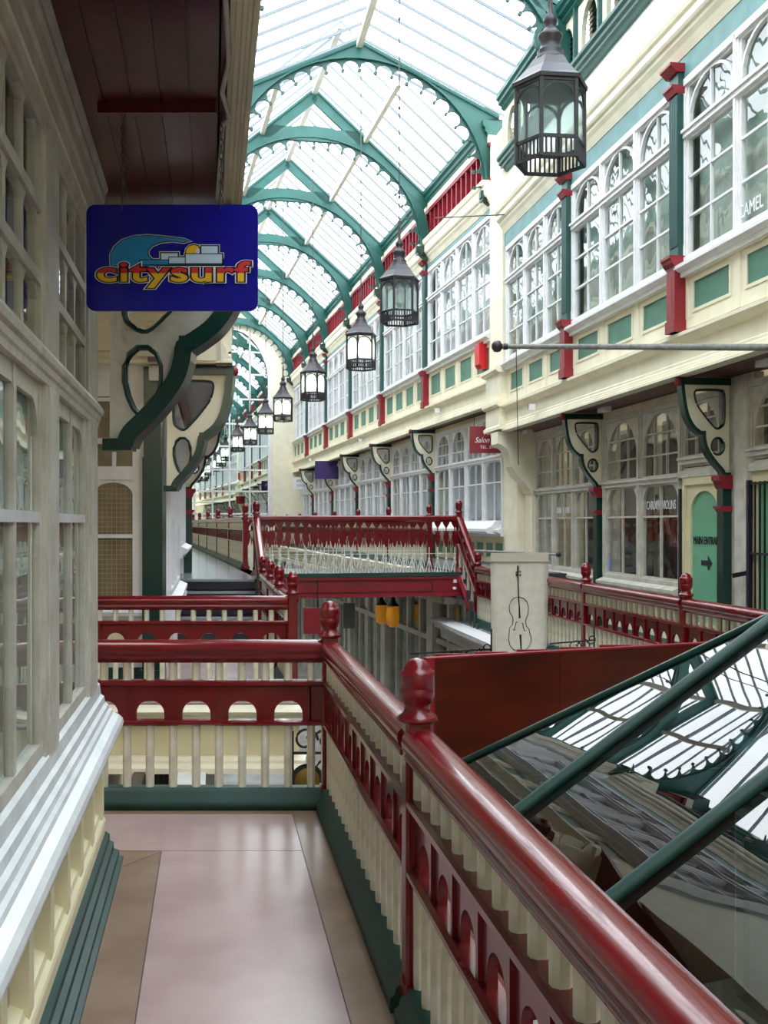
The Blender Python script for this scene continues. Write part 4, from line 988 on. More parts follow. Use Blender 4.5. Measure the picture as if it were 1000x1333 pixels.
for i, (px, y, fr) in enumerate(Ls):
    x = (px-500)/1400*y; z = EYE + (682-LB[i])/1400*y
    if i < 2: top = 11.05 - .47*abs(x - NX(KRN,y))
    else: top = 10.75
    lantern((x,y,z+.03), top, 'black hexagonal lantern on a rod, %s' % ('largest and nearest, with unlit clear glass','second in the row, unlit with milky glass','third along the row, glowing white','fourth along the row, glowing white','fifth along the row, glowing','sixth along the row, glowing','seventh along the row, small and glowing','last of the row before the mirror wall')[i], i>0, i>1, R=.283 if i else .29, rz=.12 + (.52 if i in (3,) else 0)+.1*i)
# ------------------------------------------------------------ near left shop
UL = -.555
def left_near():
    k = UL
    W = facade_root(-1, k, TN, 'wall_left')      # local x = -v, y out into the walkway
    v1 = 5.32; x0, x1 = -v1, 3.2
    m = MB(); m.box(x0, x1, -.12, -.03, 0, .70); m.box(x0, x1, -.12, .0, 3.02, 3.3); m.box(x0, x0+.3, -.12, -.02, 0, 3.3)
    m.box(x0-.0, x0+.12, -2.8, -.02, 0, 3.3)
    m.obj('carcass', greywhite, W)
    m = MB()   # stiles and chamfered rails of the panelled base
    p = .42; n = int((x1-x0)/p)
    m.box(x0, x1, -.03, .035, .12, .2); m.ext(x0, x1, [(-.03,.2),(.04,.2),(.035,.215),(.02,.23),(.015,.25),(-.03,.27)]); m.box(x0,x1,-.03,.03,.5,.62)
    for i in range(n+1): m.box(x0+p*i, x0+p*i+.085, -.03, .03, .2, .52)
    m.obj('base_panelling', yellowcream, W)
    m = MB(); m.box(x0+.01, x1, -.035, -.025, .2, .52); m.obj('recessed_panel', MATS['panel_grey'] if 'panel_grey' in MATS else mat('panel_grey', (168,170,160), .5, .1, 3), W)
    m = MB(); m.ext(x0-.03, x1, [(-.03,0),(.12,0),(.12,.015),(.10,.02),(.10,.045),(.075,.055),(.075,.085),(.055,.095),(.055,.125),(.035,.14),(-.03,.14)]); m.obj('skirting', basegreen, W)
    m = MB()
    m.ext(x0-.06, x1, [(-.02,.60),(.05,.60),(.07,.62),(.095,.63),(.115,.65),(.12,.67),(.115,.69),(.10,.705),(.07,.72),(.065,.735),(.05,.74),(.045,.76),(.03,.77),(.025,.80),(.01,.81),(.005,.86),(-.02,.88)])
    m.obj('sill', sillwhite, W)
    m = MB()   # transom ledge
    m.ext(x0, x1, [(-.08,2.12),(.004,2.12),(.008,2.14),(.014,2.15),(.018,2.17),(.028,2.18),(.032,2.2),(.02,2.22),(.0,2.245),(-.08,2.25)]); m.obj('transom', greywhite, W)
    m = MB()
    m.ext(x0, x1, [(-.06,3.0),(.004,3.0),(.006,3.04),(.012,3.05),(.012,3.12),(.02,3.14),(.024,3.2),(.035,3.22),(.035,3.25),(.05,3.28),(.055,3.31),(-.06,3.31)]); m.obj('cornice_moulding', greywhite, W)
    # lights
    posts = [(4.92,5.32),(3.66,3.98),(2.36,2.68),(1.06,1.38),(-.24,.08),(-1.54,-1.22),(-3.2,-2.8)]
    f = MB()
    for a, b in posts: f.box(-b, -a, -.1, .0, .84, 3.02); f.box(-b+.05,-a-.05,0,.006,.84,2.12)
    f.obj('posts', greywhite, W)
    for (a0,_),(_,b1) in zip(posts, posts[1:]):
        va, vb_ = b1, a0        # opening from va to vb_ (v increasing away)
        t = facade_root(-1, k, TN, window_name()); xa, xb = -vb_, -va
        m = MB(); m.box(xa, xa+.05, -.04, -.012, .88, 2.14); m.box(xb-.05, xb, -.04, -.012, .88, 2.14); m.box(xa, xb, -.04, -.01, .86, .92)
        mid = (xa+xb)/2+.0; l, r = xa+.05, xb-.05
        m.box(mid-.022, mid+.022, -.04, -.015, .9, 2.14)
        for (s0, s1) in ((l, mid-.022),(mid+.022, r)):
            rr = .12; lft = s0 == l
            ex, sg = (s0,1) if lft else (s1,-1)
            pts = [(ex+sg*(rr-rr*math.cos(PI/2*q/6)), 2.06-rr+rr*math.sin(PI/2*q/6)) for q in range(7)]
            for (pa,za),(pb,zb) in zip(pts, pts[1:]):
                m.prism([(pa,za),(pb,zb),(pb,2.14),(pa,2.14)] if sg>0 else [(pb,zb),(pa,za),(pa,2.14),(pb,2.14)], -.06, -.02)
            m.box(min(ex+sg*rr, s0 if sg<0 else s1), max(ex+sg*rr, s0 if sg<0 else s1), -.06,-.02, 2.06, 2.14)
        m.obj('frame', greywhite, t)
        g = MB(); g.box(l, r, -.058, -.012, 1.655, 1.69); g.obj('glazing_bars', sillwhite, t)
        g = MB(); g.add([(l,-.03,.9),(r,-.03,.9),(r,-.03,2.1),(l,-.03,2.1)],[(0,1,2,3)]); g.add([(l,-.03,2.26),(r,-.03,2.26),(r,-.03,3.0),(l,-.03,3.0)],[(0,1,2,3)]); g.obj('glass', winglass, t)
        g = MB(); g.box(l, r, -.05, -.042, .88, 2.12); g.box(xa, xb, -.075,-.065, 2.25, 3.0); g.obj('blind', paleshop, t)
        u = MB(); u.box(xa, xa+.05, -.06,-.01,2.25,3.02); u.box(xb-.05,xb,-.06,-.01,2.25,3.02); u.box(xa,xb,-.06,-.01,2.97,3.02)
        for q in (1,2): xx = l+(r-l)*q/3; u.box(xx-.022,xx+.022,-.06,-.02,2.25,3.0)
        for z in (2.46,2.70): u.box(l, r, -.06,-.008, z-.02, z+.02)
        for z in (2.25,2.46,2.70):
            for q in range(3):
                c0_, c1_ = l+(r-l)*q/3+.02, l+(r-l)*(q+1)/3-.02; zt_ = {2.25:2.44,2.46:2.68,2.70:2.98}[z]
                u.prism([(c0_,zt_),(c0_,zt_-.05),(c0_+.045,zt_)], -.05,-.02); u.prism([(c1_,zt_),(c1_-.045,zt_),(c1_,zt_-.05)], -.05,-.02)
        u.obj('upper_frame', greywhite, t)
left_near()
# edge mouldings, batten, pipe under the left soffit
t = facade_root(-1, KLN, TN, trim_name()); m = MB()
for a, b in ((-6.98,4.2),):
    m.ext(a, b, [(.03,3.31),(.03,3.27),(.045,3.262),(.05,3.275),(.065,3.275),(.07,3.25),(.082,3.246),(.087,3.262),(.098,3.262),(.102,3.24),(.12,3.235),(.125,3.31)])
m.obj('edge_moulding', cream, t)
y = 4.2; a, b = NX(-.42,y), NX(.02,y)
m = MB(); m.bar((a-.02,y,3.275),(b+.0,y+.0,3.275), .035, .05); o = m.obj('soffit_batten', soffitred); tag(o, 'dark red batten fixed across the soffit boards above the blue sign', 'batten')
m = MB(); pts = [(NX(.052,v_)+(.012*math.sin(v_*9)), v_, 3.255) for v_ in [i*.25 for i in range(-6,17)]] + [(NX(.075,4.25),4.25,3.25),(NX(.045,4.32),4.32,3.25),(NX(.03,5.4),5.4,3.28)]
m.tube(pts, .009, 6); o = m.obj('electric_cable', greywhite); tag(o, 'white painted cable clipped along the edge of the left soffit', 'cable')
# brackets on the left
bracket((-1.415,5.46,2.05), 0.0, .72, 1.19, 'large green edged bracket partly hidden behind the blue sign', plate=greywhite, col=False, tall=True, boss=False, ft=.085, fw=.16)
b1 = [o for o in bpy.data.objects if o.name.startswith('bracket')][-1]
text_obj('LOCK  BUILT', .038, greywhite, [o for o in C.objects if o.get('label','').startswith('large green edged bracket')][0], (.20,-.026,.585), sx=1.15, ext=.004, name='cast_lettering')
bracket((NX(-.5,11.35)+.02,11.3,2.02), 0.0, .70, 1.28, 'green edged bracket on the square green column behind the blue sign', col=False, tall=True, ft=.075, fw=.2)
bracket((NX(-.46,18.4),18.4,2.25), TN, .62, 1.25, 'thin edged bracket above the dark steps, farthest on the left', plate=cream, edge=black, colz=-1.45, boss=False)
# second shop: wall facing the viewpoint at Y = 11.4
XW2 = NX(-.5, 11.4)
c = root('column', None, None, (XW2-.1,11.36,0), kind='structure'); m = MB(); m.box(-.1,.11,-.1,.1,.12,2.35); m.box(-.09,.09,-.08,.08,2.35,3.3); m.box(-.13,.11,-.13,.12,0,.12); m.obj('green_column', green, c)
w_ = root('wall_front', None, None, (0,11.45,0), kind='structure')
m = MB(); m.box(-4.4, XW2-.15, -.05, .1, 0, .72); m.box(-4.4, XW2-.15, -.05, .1, 3.0, 3.95); m.box(-4.4,-3.2,-.05,.1,.7,3.0); m.obj('wall_panel', white, w_)
m = MB(); m.ext(-4.4, XW2-.12, [(-.05,.76),(-.13,.76),(-.16,.72),(-.14,.68),(-.1,.66),(-.05,.6)]); m.obj('sill', sillwhite, w_)
m = MB(); m.box(-4.4, XW2-.15, -.09, -.04, 0, .13); m.obj('skirting', basegreen, w_)
m = MB(); m.box(-4.3, XW2-.2, -.06, -.045, .2, .55); m.obj('cream_panel', yellowcream, w_)
t = root(window_name(), None, None, (0,11.45,0), kind='structure'); m = MB()
xa, xb = -3.2, XW2-.2
m.box(xb-.13, xb+.05, -.07, .05, .7, 3.0); m.box(xa,xa+.1,-.07,.05,.7,3.0); m.box(xa+.01, xb, -.066, .045, 2.12, 2.26); m.box(xa+.01,xb,-.052,.04,2.5,2.56); m.box(xa+.01,xb,-.052,.04,2.95,2.99)
arch_fill(m, xa+.1, xb-.13, 2.13, (xa+xb-.03)/2, (xb-xa-.23)/2, 1.87, .22, -.03, .04, n=12, pw=.6); m.box(xa,xb,-.04,.04,1.50,1.54)
m.box((xa+xb)/2-.02,(xa+xb)/2+.02,-.04,.04,2.26,2.95); m.obj('frame', white, t)
m = MB(); m.box(xa,xb,.0,.012,.7,3.0); m.obj('wire_glass', brownglass, t)
m = MB()
for i in range(16): m.box(xa+.05*i,xa+.05*i+.004,-.005,0,.7,2.1)
for i in range(28): m.box(xa,xb,-.005,0,.72+.05*i,.724+.05*i)
m.obj('wire_mesh', mat('brass_wire',(176,160,120),.5), t)
m = MB(); m.box(xa+.15,xb-.2,.02,.03,1.62,1.85); m.obj('warm_reflection_panel', mat('painted_warm_reflection',(206,172,92),.4), t)  # warm reflection in the window, painted as a flat amber panel
# receding shopfront between the column and the steps
window(-1, -.5, TN, 11.75, 15.0, .84, 2.24, 3.2, 3, rows=[1.7], gothic=False, upcols=3, uprows=3, mframe=white, lower_arch=True, backd=.2)
window(-1, -.5, TN, 15.3, 18.3, 1.3, 2.4, 3.2, 3, rows=[1.9], gothic=False, upcols=3, uprows=3, mframe=white, lower_arch=True, backd=.2)
w_ = facade_root(-1, -.5, TN, 'wall_left'); m = MB(); m.box(-19.3,-11.62,-.2,-.02,0,.85); m.box(-18.9,-15.0,-.2,-.02,.8,1.3); m.box(-18.9,-18.2,-.1,.03,0,3.3); m.box(-15.35,-14.95,-.1,.03,0,3.3); m.box(-11.85,-11.62,-.1,.02,0,3.3); m.box(-18.9,-11.4,-.15,-.0,3.15,3.32)
m.obj('wall_face', white, w_)
m = MB(); m.ext(-15.1,-11.5,[(-.03,.62),(.1,.62),(.16,.66),(.16,.72),(.08,.78),(-.03,.84)]); m.obj('sill', sillwhite, w_)
w_ = facade_root(-1, .72, TF, 'wall_left'); m = MB(); m.box(-48.8,-19.6,-.2,0,DK,3.95); m.obj('wall_face', cream, w_)
# upper return of the second shop over the light well
w_ = root('wall_front', None, None, (0,11.1,0), kind='structure'); xr = NX(.21, 11.1)
m = MB(); m.box(-4.4, xr-.05, 0, .2, 3.32, 3.95)
m.ext(-4.4, xr, [(0,3.30),(-.09,3.30),(-.09,3.33),(-.07,3.34),(-.07,3.37),(-.04,3.38),(-.04,3.42),(0,3.44)]); m.ext(-4.4, xr+.02, [(0,3.68),(-.04,3.68),(-.05,3.72),(-.08,3.74),(-.08,3.77),(-.12,3.8),(-.12,3.85),(0,3.88)])
m.box(xr-.1,xr,-.04,.02,3.4,3.7); m.obj('fascia', cream, w_)
m = MB(); m.box(-4.4, xr, -4.2, .2, 3.9, 3.95); m.obj('soffit_boards', soffitred, w_)
m = MB(); m.box(-1.88,-1.80,-.03,0,3.47,3.55); m.obj('socket_box', lowgrey, w_)
w_ = root('wall_side', None, None, (0,0,0), kind='structure'); m = MB(); m.box(-4.5,-4.35,-4,18,GROUND,9.8); m.obj('wall_face', cream, w_)
t = root('soffit_lamp', 'small white lamp under the left soffit behind the column bracket', 'lamp', (NX(-.02,14.5),14.5,3.2)); m = MB(); m.box(-.05,.05,-.05,.05,-.06,.04); m.lathe([(.04,-.12),(.05,-.06),(.03,-.05)],0,0,10); m.obj('housing', white, t)

# ------------------------------------------------------------ blue shop sign
SY = 4.2
def px(x, y): return ((x-500)/1400*SY, EYE+(682-y)/1400*SY)
sg = root('hanging_sign', 'dark blue citysurf shop sign with rounded corners hanging from chains', 'sign', (px(224.5,0)[0], SY, px(0,336)[1]))
def sp(x, y): a = px(x, y); return (a[0]-sg.location.x, a[1]-sg.location.z)
hw, hh = 111.5/1400*SY, 69/1400*SY; r = .035; pts = []
for cx, cz, a0 in ((hw-r,hh-r,0),(-hw+r,hh-r,PI/2),(-hw+r,-hh+r,PI),(hw-r,-hh+r,1.5*PI)):
    pts += [(cx+r*math.cos(a0+PI/2*q/6), cz+r*math.sin(a0+PI/2*q/6)) for q in range(7)]
m = MB(); m.prism(pts, -.006, .006); m.obj('board', signblue, sg)
def zp(x, y): return sp(100+x*.25, 250+y*.25)       # from the enlarged view
def layer(poly, d, m_, y, name, parent=sg):
    cu = bpy.data.curves.new(name, 'CURVE'); cu.dimensions = '2D'; cu.fill_mode = 'BOTH'; cu.extrude = .0004; cu.offset = d
    s_ = cu.splines.new('POLY'); s_.points.add(len(poly)-1); s_.use_cyclic_u = True
    area = sum(a[0]*b[1]-b[0]*a[1] for a, b in zip(poly, poly[1:]+poly[:1]))
    if area < 0: poly = poly[::-1]
    for q, (x, z) in enumerate(poly): s_.points[q].co = (x, z, 0, 1)
    cu.materials.append(m_); o = curve_mesh(cu, name); o.parent = parent; o.location = (0, y, 0); o.rotation_euler = (PI/2,0,0); return o
wave = [zp(*p) for p in ((182,380),(180,330),(200,290),(240,255),(300,236),(370,230),(440,236),(510,244),(560,250),(592,258),(560,263),(500,256),(440,262),(395,280),(372,305),(372,330),(390,352),(420,365),(420,395),(190,395))]
rects = [((330,356),(760,382)), ((440,320),(530,356)), ((482,342),(570,376)), ((568,326),(760,376)), ((650,284),(738,326))]
dome = [zp(570+0,326), zp(574,300), zp(590,284), zp(612,278), zp(634,284), zp(642,300), zp(642,326)]
def rc(a, b): return [zp(a[0],a[1]), zp(b[0],a[1]), zp(b[0],b[1]), zp(a[0],b[1])]
for p in [wave, dome] + [rc(*q) for q in rects]:
    xs = [v[0] for v in p]; zs_ = [v[1] for v in p]
def grow(poly, d):
    n = len(poly); area = sum(a[0]*b[1]-b[0]*a[1] for a, b in zip(poly, poly[1:]+poly[:1])); sgn = 1 if area > 0 else -1; out = []
    for i in range(n):
        a, b, c_ = poly[i-1], poly[i], poly[(i+1) % n]
        d1 = Vector((b[0]-a[0], b[1]-a[1])).normalized(); d2 = Vector((c_[0]-b[0], c_[1]-b[1])).normalized()
        n1 = Vector((d1.y,-d1.x))*sgn; n2 = Vector((d2.y,-d2.x))*sgn; nn = n1+n2; l = nn.length
        nn = nn/l if l > .3 else n1; k_ = min(1.6, 1/max(.5, nn.dot(n1))); out.append((b[0]+nn.x*d*k_, b[1]+nn.y*d*k_))
    return out
shapes = [(wave, logoblue), (dome, yellow)] + [(rc(*q), logogrey) for q in rects]
for i, (p, m_) in enumerate(shapes): layer(grow(p, .0065), 0, letter, -.0070, 'logo_white_outline')
for i, (p, m_) in enumerate(shapes): layer(grow(p, .0045), 0, black, -.0075, 'logo_black_outline')
for i, (p, m_) in enumerate(shapes[:1]): layer(p, 0, m_, -.0080, 'logo_wave')
layer(shapes[1][0], 0, yellow, -.0084, 'logo_sun')
layer(rc((622,300),(642,326)), 0, logogrey, -.0088, 'logo_block')
for i, (p, m_) in enumerate(shapes[2:]):
    layer(grow(p,.002), 0, black, -.0090-.0006*i, 'logo_block_outline'); layer(grow(p, -.0015), 0, logoblue if i == 0 else m_, -.0093-.0006*i, 'logo_block')
# two-coloured lettering: red above, yellow below, black and white outlines behind
def lettering(txt, size, off, m_list, y, split=None, name='lettering'):
    cu = bpy.data.curves.new('tmp', 'FONT'); cu.body = txt; cu.size = size; cu.offset = off; cu.extrude = .0004; cu.resolution_u = 5; cu.align_x = 'CENTER'; cu.align_y = 'CENTER'; cu.space_character = 1.06
    to = bpy.data.objects.new('tmp', cu); C.objects.link(to); dg = bpy.context.evaluated_depsgraph_get(); me = bpy.data.meshes.new_from_object(to.evaluated_get(dg)); bpy.data.objects.remove(to)
    me.name = name
    import bmesh
    b = bmesh.new(); b.from_mesh(me)
    if split is not None:
        bmesh.ops.bisect_plane(b, geom=b.verts[:]+b.edges[:]+b.faces[:], plane_co=(0,split,0), plane_no=(0,1,0))
        for f in b.faces: f.material_index = 1 if f.calc_center_median().y < split else 0
    me.materials.clear()
    for q in m_list: me.materials.append(q)
    b.to_mesh(me); b.free()
    o = bpy.data.objects.new(name, me); C.objects.link(o); o.parent = sg; o.location = (0,y,0); o.rotation_euler = (PI/2,0,0)
    return o
tx = sp(224.5, 356); TS = .108
W0 = None
for off, ms, y, spl, nm_ in ((.0085,[letter],-.0125,None,'lettering_white_outline'),(.0065,[black],-.0130,None,'lettering_black_outline'),(.0022,[logored,yellow],-.0136,-.002,'lettering')):
    o = lettering('citysurf', TS, off, ms, y, spl, nm_)
    w0 = max(v.co.x for v in o.data.vertices)-min(v.co.x for v in o.data.vertices)
    if W0 is None: W0 = w0
    o.scale = ((206/1400*SY)/W0, 1.0, 1); o.location.x = tx[0]; o.location.z = tx[1]
# chains
for cx, nm_ in ((160,'left'),(288,'right')):
    zt = 3.26 - sg.location.z; zb = sp(cx,268)[1]; X = sp(cx,0)[0]; m = MB(); n = int((zt-zb)/.026)
    for i in range(n):
        z = zb + .013 + .026*i; ps = []
        for q in range(10):
            a = 2*PI*q/10; u, v_ = .0065*math.cos(a), .0175*math.sin(a); ps.append((X+(u if i%2 else 0), (0 if i%2 else u), z+v_))
        m.tube(ps, .0022, 5, closed=True)
    m.tube([(X,-.012,zb+.01),(X,-.012,zb-.018),(X,.012,zb-.018),(X,.012,zb+.01)], .002, 5)
    m.obj('chain', mat('chain_steel', (92,80,74), .4, metal=.7) if 'chain_steel' not in MATS else MATS['chain_steel'], sg)

# ------------------------------------------------------------ rooflight and board
e_k, e_z = 1.16, .27
s_ = .69
along = Vector((-math.sin(TN), math.cos(TN), 0)); perp = Vector((math.cos(TN), math.sin(TN), 0))
Ac = Vector((NX(e_k,5.8), 5.8, e_z)); Wd = 1.42; HA = .80
rd = Ac + perp*Wd - along*Wd*HA + Vector((0,0,s_*Wd))       # ridge end
rl = root('rooflight', 'dark green framed glass rooflight beside the near railing, reflecting the roof', 'rooflight', (0,0,0))
L = 9.0
def gl(ps, nm_='glass_slope'):
    m = MB(); n = (ps[1]-ps[0]).cross(ps[-1]-ps[0]).normalized()*.004
    m.add([p+n for p in ps]+[p-n for p in ps], [list(range(len(ps))), list(range(len(ps)))[::-1][:0] or [i+len(ps) for i in range(len(ps))][::-1]]); return m.obj(nm_, rl_glass, rl)
A2 = Ac - along*L; R2 = rd - along*(L-Wd); B = Ac + perp*2*Wd; B2 = B - along*L
def gl1(ps):
    m = MB(); m.add(ps, [list(range(len(ps)))]); return m.obj('glass_slope', rl_glass, rl)
gl1([A2, Ac, rd, R2]); gl1([Ac, B, rd]); gl1([B, B2, R2, rd])
m = MB(); m.tube([Ac, rd], .022, 8); m.tube([B, rd], .022, 8); m.obj('hip_bar', green, rl)
bars = MB()
for d in (1.18, 2.28, 3.38, 4.48, 5.6, 6.8):
    p = Ac - along*d; frac = min(1.0, d/(Wd*HA)); top_ = p + perp*Wd*frac + Vector((0,0,s_*Wd*frac))
    b = MB(); b.tube([p+Vector((0,0,.02)), top_+Vector((0,0,.02))], .027, 10); b.obj('glazing_bar', teal if False else basegreen, rl)
m = MB(); m.tube([rd, R2], .04, 8); m.obj('ridge_bar', green, rl)
m = MB()
for a, b in ((A2, Ac), (Ac, B), (B, B2)): m.bar(a-Vector((0,0,.06)), b-Vector((0,0,.06)), .08, .14)
m.obj('curb', green, rl)
# red board behind the rooflight
bp0 = Vector((.32,6.75,0)); bp1 = Vector((2.15,7.55,0)); dv = bp1-bp0; Lb = dv.length
bd = root('wooden_hoarding', 'large polished red-brown wooden board standing behind the rooflight', 'board', bp0, math.atan2(dv.y, dv.x))
zt = .80
m = MB(); m.box(0, Lb*.46, 0, .04, -1.6, zt); m.box(Lb*.46+.004, Lb*1.2, 0, .04, -1.6, zt); m.obj('panel', wood, bd)
m = MB(); m.box(-.06, -.005, -.01, .05, -1.6, zt+.005); m.obj('end_post', redwall, bd)
m = MB(); m.box(-.06, Lb*1.2, -.004, .045, zt, zt+.012); m.obj('top_edge', redwall, bd)
for i, x in enumerate((.30,.62,.98,1.36,1.72)):
    b = root('sign_back', 'small dark red block just above the wooden board, %s from its post' % ORD[i], 'sign', bp0 + dv.normalized()*x + Vector((-.1,.9,zt-.12)), 0.05)
    m = MB(); m.box(-.12,.12,0,.03,-.2,.03); m.obj('board', redwall, b)

# ------------------------------------------------------------ violin banner
BY = 13.7
def bpx(x, y): return Vector(((x-500)/1400*BY, BY, EYE+(682-y)/1400*BY))
bn = root('banner', 'white canvas banner with a black outline cello hanging from a rod', 'banner', bpx(678, 785))
bl = lambda x, y: (lambda v: (v.x-bn.location.x, v.z-bn.location.z))(bpx(x, y))
m = MB(); nx_, nz_ = 8, 14; vs = []
tl, tr_2, bl_, br_ = bl(638.5,722), bl(714.5,722.5), bl(640.5,880), bl(712,880)
for j in range(nz_+1):
    for i in range(nx_+1):
        u, v_ = i/nx_, j/nz_; x = (tl[0]*(1-u)+tr_2[0]*u)*(1-v_)+(bl_[0]*(1-u)+br_[0]*u)*v_; z = (tl[1]*(1-u)+tr_2[1]*u)*(1-v_)+(bl_[1]*(1-u)+br_[1]*u)*v_
        vs.append((x, .012*math.sin(u*7+v_*2)*v_, z))
m.add(vs, [[j*(nx_+1)+i, j*(nx_+1)+i+1, (j+1)*(nx_+1)+i+1, (j+1)*(nx_+1)+i] for j in range(nz_) for i in range(nx_)], 0, True)
o = m.obj('canvas', canvas, bn); md = o.modifiers.new('thick', 'SOLIDIFY'); md.thickness = .004
m = MB(); a, b = bl(617,717), bl(727,722); m.tube([(a[0],0,a[1]),(b[0],0,b[1])], .016, 8); m.obj('rod', pole, bn)
m = MB(); m.lathe([(.02,-.03),(.04,0),(.02,.03)],0,0,10); o = m.obj('rod_end', lanternmetal, bn); o.location = (b[0],0,b[1])
m = MB(); a, b = bl(639,720), bl(714,724); m.box(a[0],b[0],-.024,.024,b[1]-.07,a[1]); m.obj('hem_sleeve', mat('canvas_hem',(190,184,168),.9), bn)
def zc(x, y): return bl(600+x*.18, 700+y*.18)
ol = [(414,428),(385,436),(362,458),(350,490),(350,520),(356,545),(372,565),(378,590),(374,625),(352,650),(350,668),(348,700),(346,740),(356,780),(380,808),(420,822),(460,815),(490,790),(508,750),(508,715),(498,690),(494,668),(492,660),(474,640),(468,610),(470,585),(480,570),(486,540),(488,500),(478,462),(455,438)]
m = MB(); pts = [(zc(*p)[0], -.012, zc(*p)[1]) for p in ol]; m.tube(pts, .0045, 5, closed=True)
def stroke(ps, w2): m.tube([(zc(*p)[0], -.013, zc(*p)[1]) for p in ps], w2, 5)
stroke([(395,662),(385,668),(378,664),(390,650),(395,630),(398,612),(408,608)], .005); stroke([(440,616),(448,620),(452,650),(460,672),(468,672)], .005)
stroke([(413,275),(416,420),(420,470)], .008); m.prism([zc(*p) for p in ((416,420),(421,420),(432,582),(419,582))], -.016,-.01)
m.prism([zc(*p) for p in ((422,700),(438,700),(441,822),(432,822))], -.016,-.01); stroke([(412,202),(412,275)], .011)
for p in ((402,245),(426,240),(404,268),(428,266),(402,262)): stroke([p,(p[0]+1,p[1]+8)], .012)
m.obj('cello_drawing', ink, bn)

# ------------------------------------------------------------ lower level
def lower_shops(k, th, va, vb_, ztop, ztr, side=1, lab='right'):
    t = facade_root(side, k, th, 'wall_lower'); x0, x1 = span(side, va, vb_); m = MB(); m.box(x0,x1,-.2,0,GROUND,GROUND+.5); m.box(x0,x1,-.2,.05,ztop-.25,ztop); m.box(x0,x1,-.1,.06,ztr-.06,ztr+.05)
    n = int((x1-x0)/1.1)
    for i in range(n+1):
        x = x0+(x1-x0)*i/n; w2 = .24 if i % 4 == 0 else .07; m.box(x-w2,x+w2,-.1,.14 if i%4==0 else .06,GROUND,ztop)
    m.obj('shopfront_frame', lowgrey, t); m = MB(); m.box(x0,x1,-.02,-.01,GROUND+.5,ztop); m.obj('glass', winglass, t); m = MB(); m.box(x0,x1,-.6,-.5,GROUND,ztop); m.obj('interior', lowroom, t)
lower_shops(6.1, TF, 18.5, 50, .35, -.75); lower_shops(5.5, TN, -6, 18.3, -.35, -1.3); lower_shops(-.1, TN, -4, 18, -.62, -1.4, -1); lower_shops(1.0, TF, 19, 50, .3, -.9, -1)
for i, (x, y, yy) in enumerate(((511,795,24.6),(497,793,27.0))):
    t = root('amber_lantern', ('amber glass lantern in the lower shop window under the bridge','smaller amber lantern beside the larger one under the bridge')[i], 'lantern', ((x-500)/1400*yy+.0, yy-1.2, EYE+(682-y)/1400*yy))
    m = MB(); m.lathe([(.06,-.26),(.13,-.2),(.15,0),(.13,.18),(.05,.24)],0,0,8); m.obj('glass', amber, t); m = MB(); m.lathe([(.15,.2),(.08,.27),(.02,.4)],0,0,8); m.obj('cap', blackiron, t)
def scroll(m, cx, cz, r, a0, turns, y=0, w2=.012, sg_=1):
    ps = []
    for q in range(22):
        u = q/21; a = a0+sg_*turns*2*PI*u; rr = r*(1-.75*u); ps.append((cx+rr*math.cos(a), y, cz+rr*math.sin(a)))
    m.tube(ps, w2, 5)
t = root('ironwork_sign', 'black scrolled ironwork with a round gold medallion below the second walkway', 'ironwork', (-.68,9.3,-.52)); m = MB()
m.box(-.12,.3,-.01,.01,.18,.2); m.box(-.12,.3,-.01,.01,-.32,-.29); m.box(-.12,-.1,-.01,.01,-.32,.38)
scroll(m,.0,.30,.11,0,1.2); scroll(m,.17,.30,.1,PI,1.2,sg_=-1); scroll(m,.19,.02,.12,PI/2,1.2); scroll(m,.2,-.17,.1,0,1.2); scroll(m,.0,-.25,.08,0,1.3)
m.obj('scrolls', blackiron, t); m = MB(); m.lathe([(.001,-.02),(.13,-.02),(.14,0),(.13,.02),(.001,.02)],0,0,20); o = m.obj('medallion', gold, t); o.rotation_euler=(PI/2,0,0); o.location=(.02,-.02,-.04)
m = MB(); m.ring([(.145*math.cos(2*PI*i/24),.145*math.sin(2*PI*i/24)) for i in range(24)],[(.11*math.cos(2*PI*i/24),.11*math.sin(2*PI*i/24)) for i in range(24)],-.045,-.03); o = m.obj('medallion_rim', blackiron, t); o.location=(.02,0,-.04)
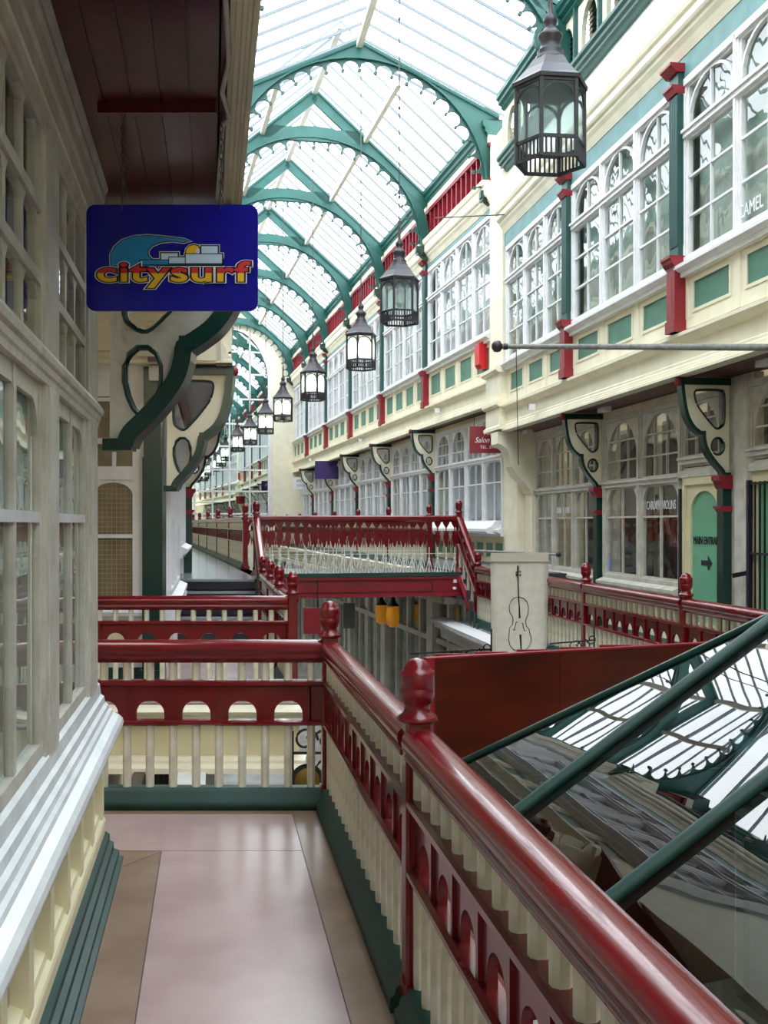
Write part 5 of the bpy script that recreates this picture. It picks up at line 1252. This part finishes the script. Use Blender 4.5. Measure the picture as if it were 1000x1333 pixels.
for lab, c1, c2, yy, m_, tl_ in (('dark red hanging sign in the shade under the bridge',(395,791),(418,825),13.5,redwall,None),('grey hanging sign under the bridge beside the tall finial',(447,785),(462,818),19.0,mat('slate_grey',(96,100,108),.5),None)):
    x0_, x1_ = (c1[0]-500)/1400*yy, (c2[0]-500)/1400*yy; z1_, z0_ = EYE+(682-c1[1])/1400*yy, EYE+(682-c2[1])/1400*yy
    t = root('hanging_sign', lab, 'sign', ((x0_+x1_)/2, yy, (z0_+z1_)/2)); m = MB(); m.box(-(x1_-x0_)/2,(x1_-x0_)/2,-.012,.012,-(z1_-z0_)/2,(z1_-z0_)/2); m.obj('board', m_, t)
    m = MB(); m.tube([((x1_-x0_)*.3,0,(z1_-z0_)/2),((x1_-x0_)*.3,0,(z1_-z0_)/2+.35)],.008,6); m.obj('hanger', blackiron, t)
for i, (x, y, yy, w2) in enumerate(((600,851,9.5,.45),(752,838,11.6,.3))):
    t = root('iron_bracket', ('thin black scrolled iron bracket above the left end of the wooden board','small black iron bracket beside the banner foot')[i], 'bracket', ((x-500)/1400*yy, yy, EYE+(682-y)/1400*yy)); m = MB()
    m.bar((-w2,0,.0),(w2*.6,0,.04),.014,.014); scroll(m,-w2*.1,-.03,.07,0,1.2,w2=.007); scroll(m,w2*.25,-.03,.08,PI,1.2,w2=.007,sg_=-1); scroll(m,w2*.5,.05,.06,PI,1.2,w2=.007); m.bar((w2*.6,0,-.1),(w2*.6,0,.22),.014,.014); m.obj('scrollwork', blackiron, t)
# unseen end wall added behind the viewpoint against sky light; outer side walls
w_ = root('wall_sky_block', None, None, (0,0,0), kind='structure'); m = MB(); m.box(-5,9,-8.2,-8,GROUND,9.5); m.obj('wall_face', cream, w_)
w_ = root('wall_side', None, None, (0,0,0), kind='structure'); m = MB(); m.bar((NX(7.2,-8),-8,3.0),(NX(7.2,21),21,3.0),.1,13.6); m.bar((FX(8.4,21),21,3.0),(FX(8.4,50),50,3.0),.1,13.0); m.bar((FX(-.2,18),18,3.0),(FX(-.2,50),50,3.0),.1,13.6); m.obj('wall_face', cream, w_)

# repeats share a group phrase
GR = {'newel_post':'newel posts with ball finials','balustrade_panel':'red and cream balustrade panels','hanging_lantern':'hanging lanterns down the arcade','roof_truss':'teal roof trusses',
      'pilaster':'pilasters of the upper fronts','bracket':'scroll brackets under the balconies','spotlight':'spotlights on the fascia','soffit_lamp':'lamps under the soffits','amber_lantern':'amber lanterns under the bridge',
      'sign_back':'red blocks behind the wooden board','steps':'steps up to the bridge level'}
for o in C.objects:
    if o.parent is None and 'label' in o and 'group' not in o:
        b_ = o.name.split('.')[0]
        if b_ in GR: o['group'] = GR[b_]
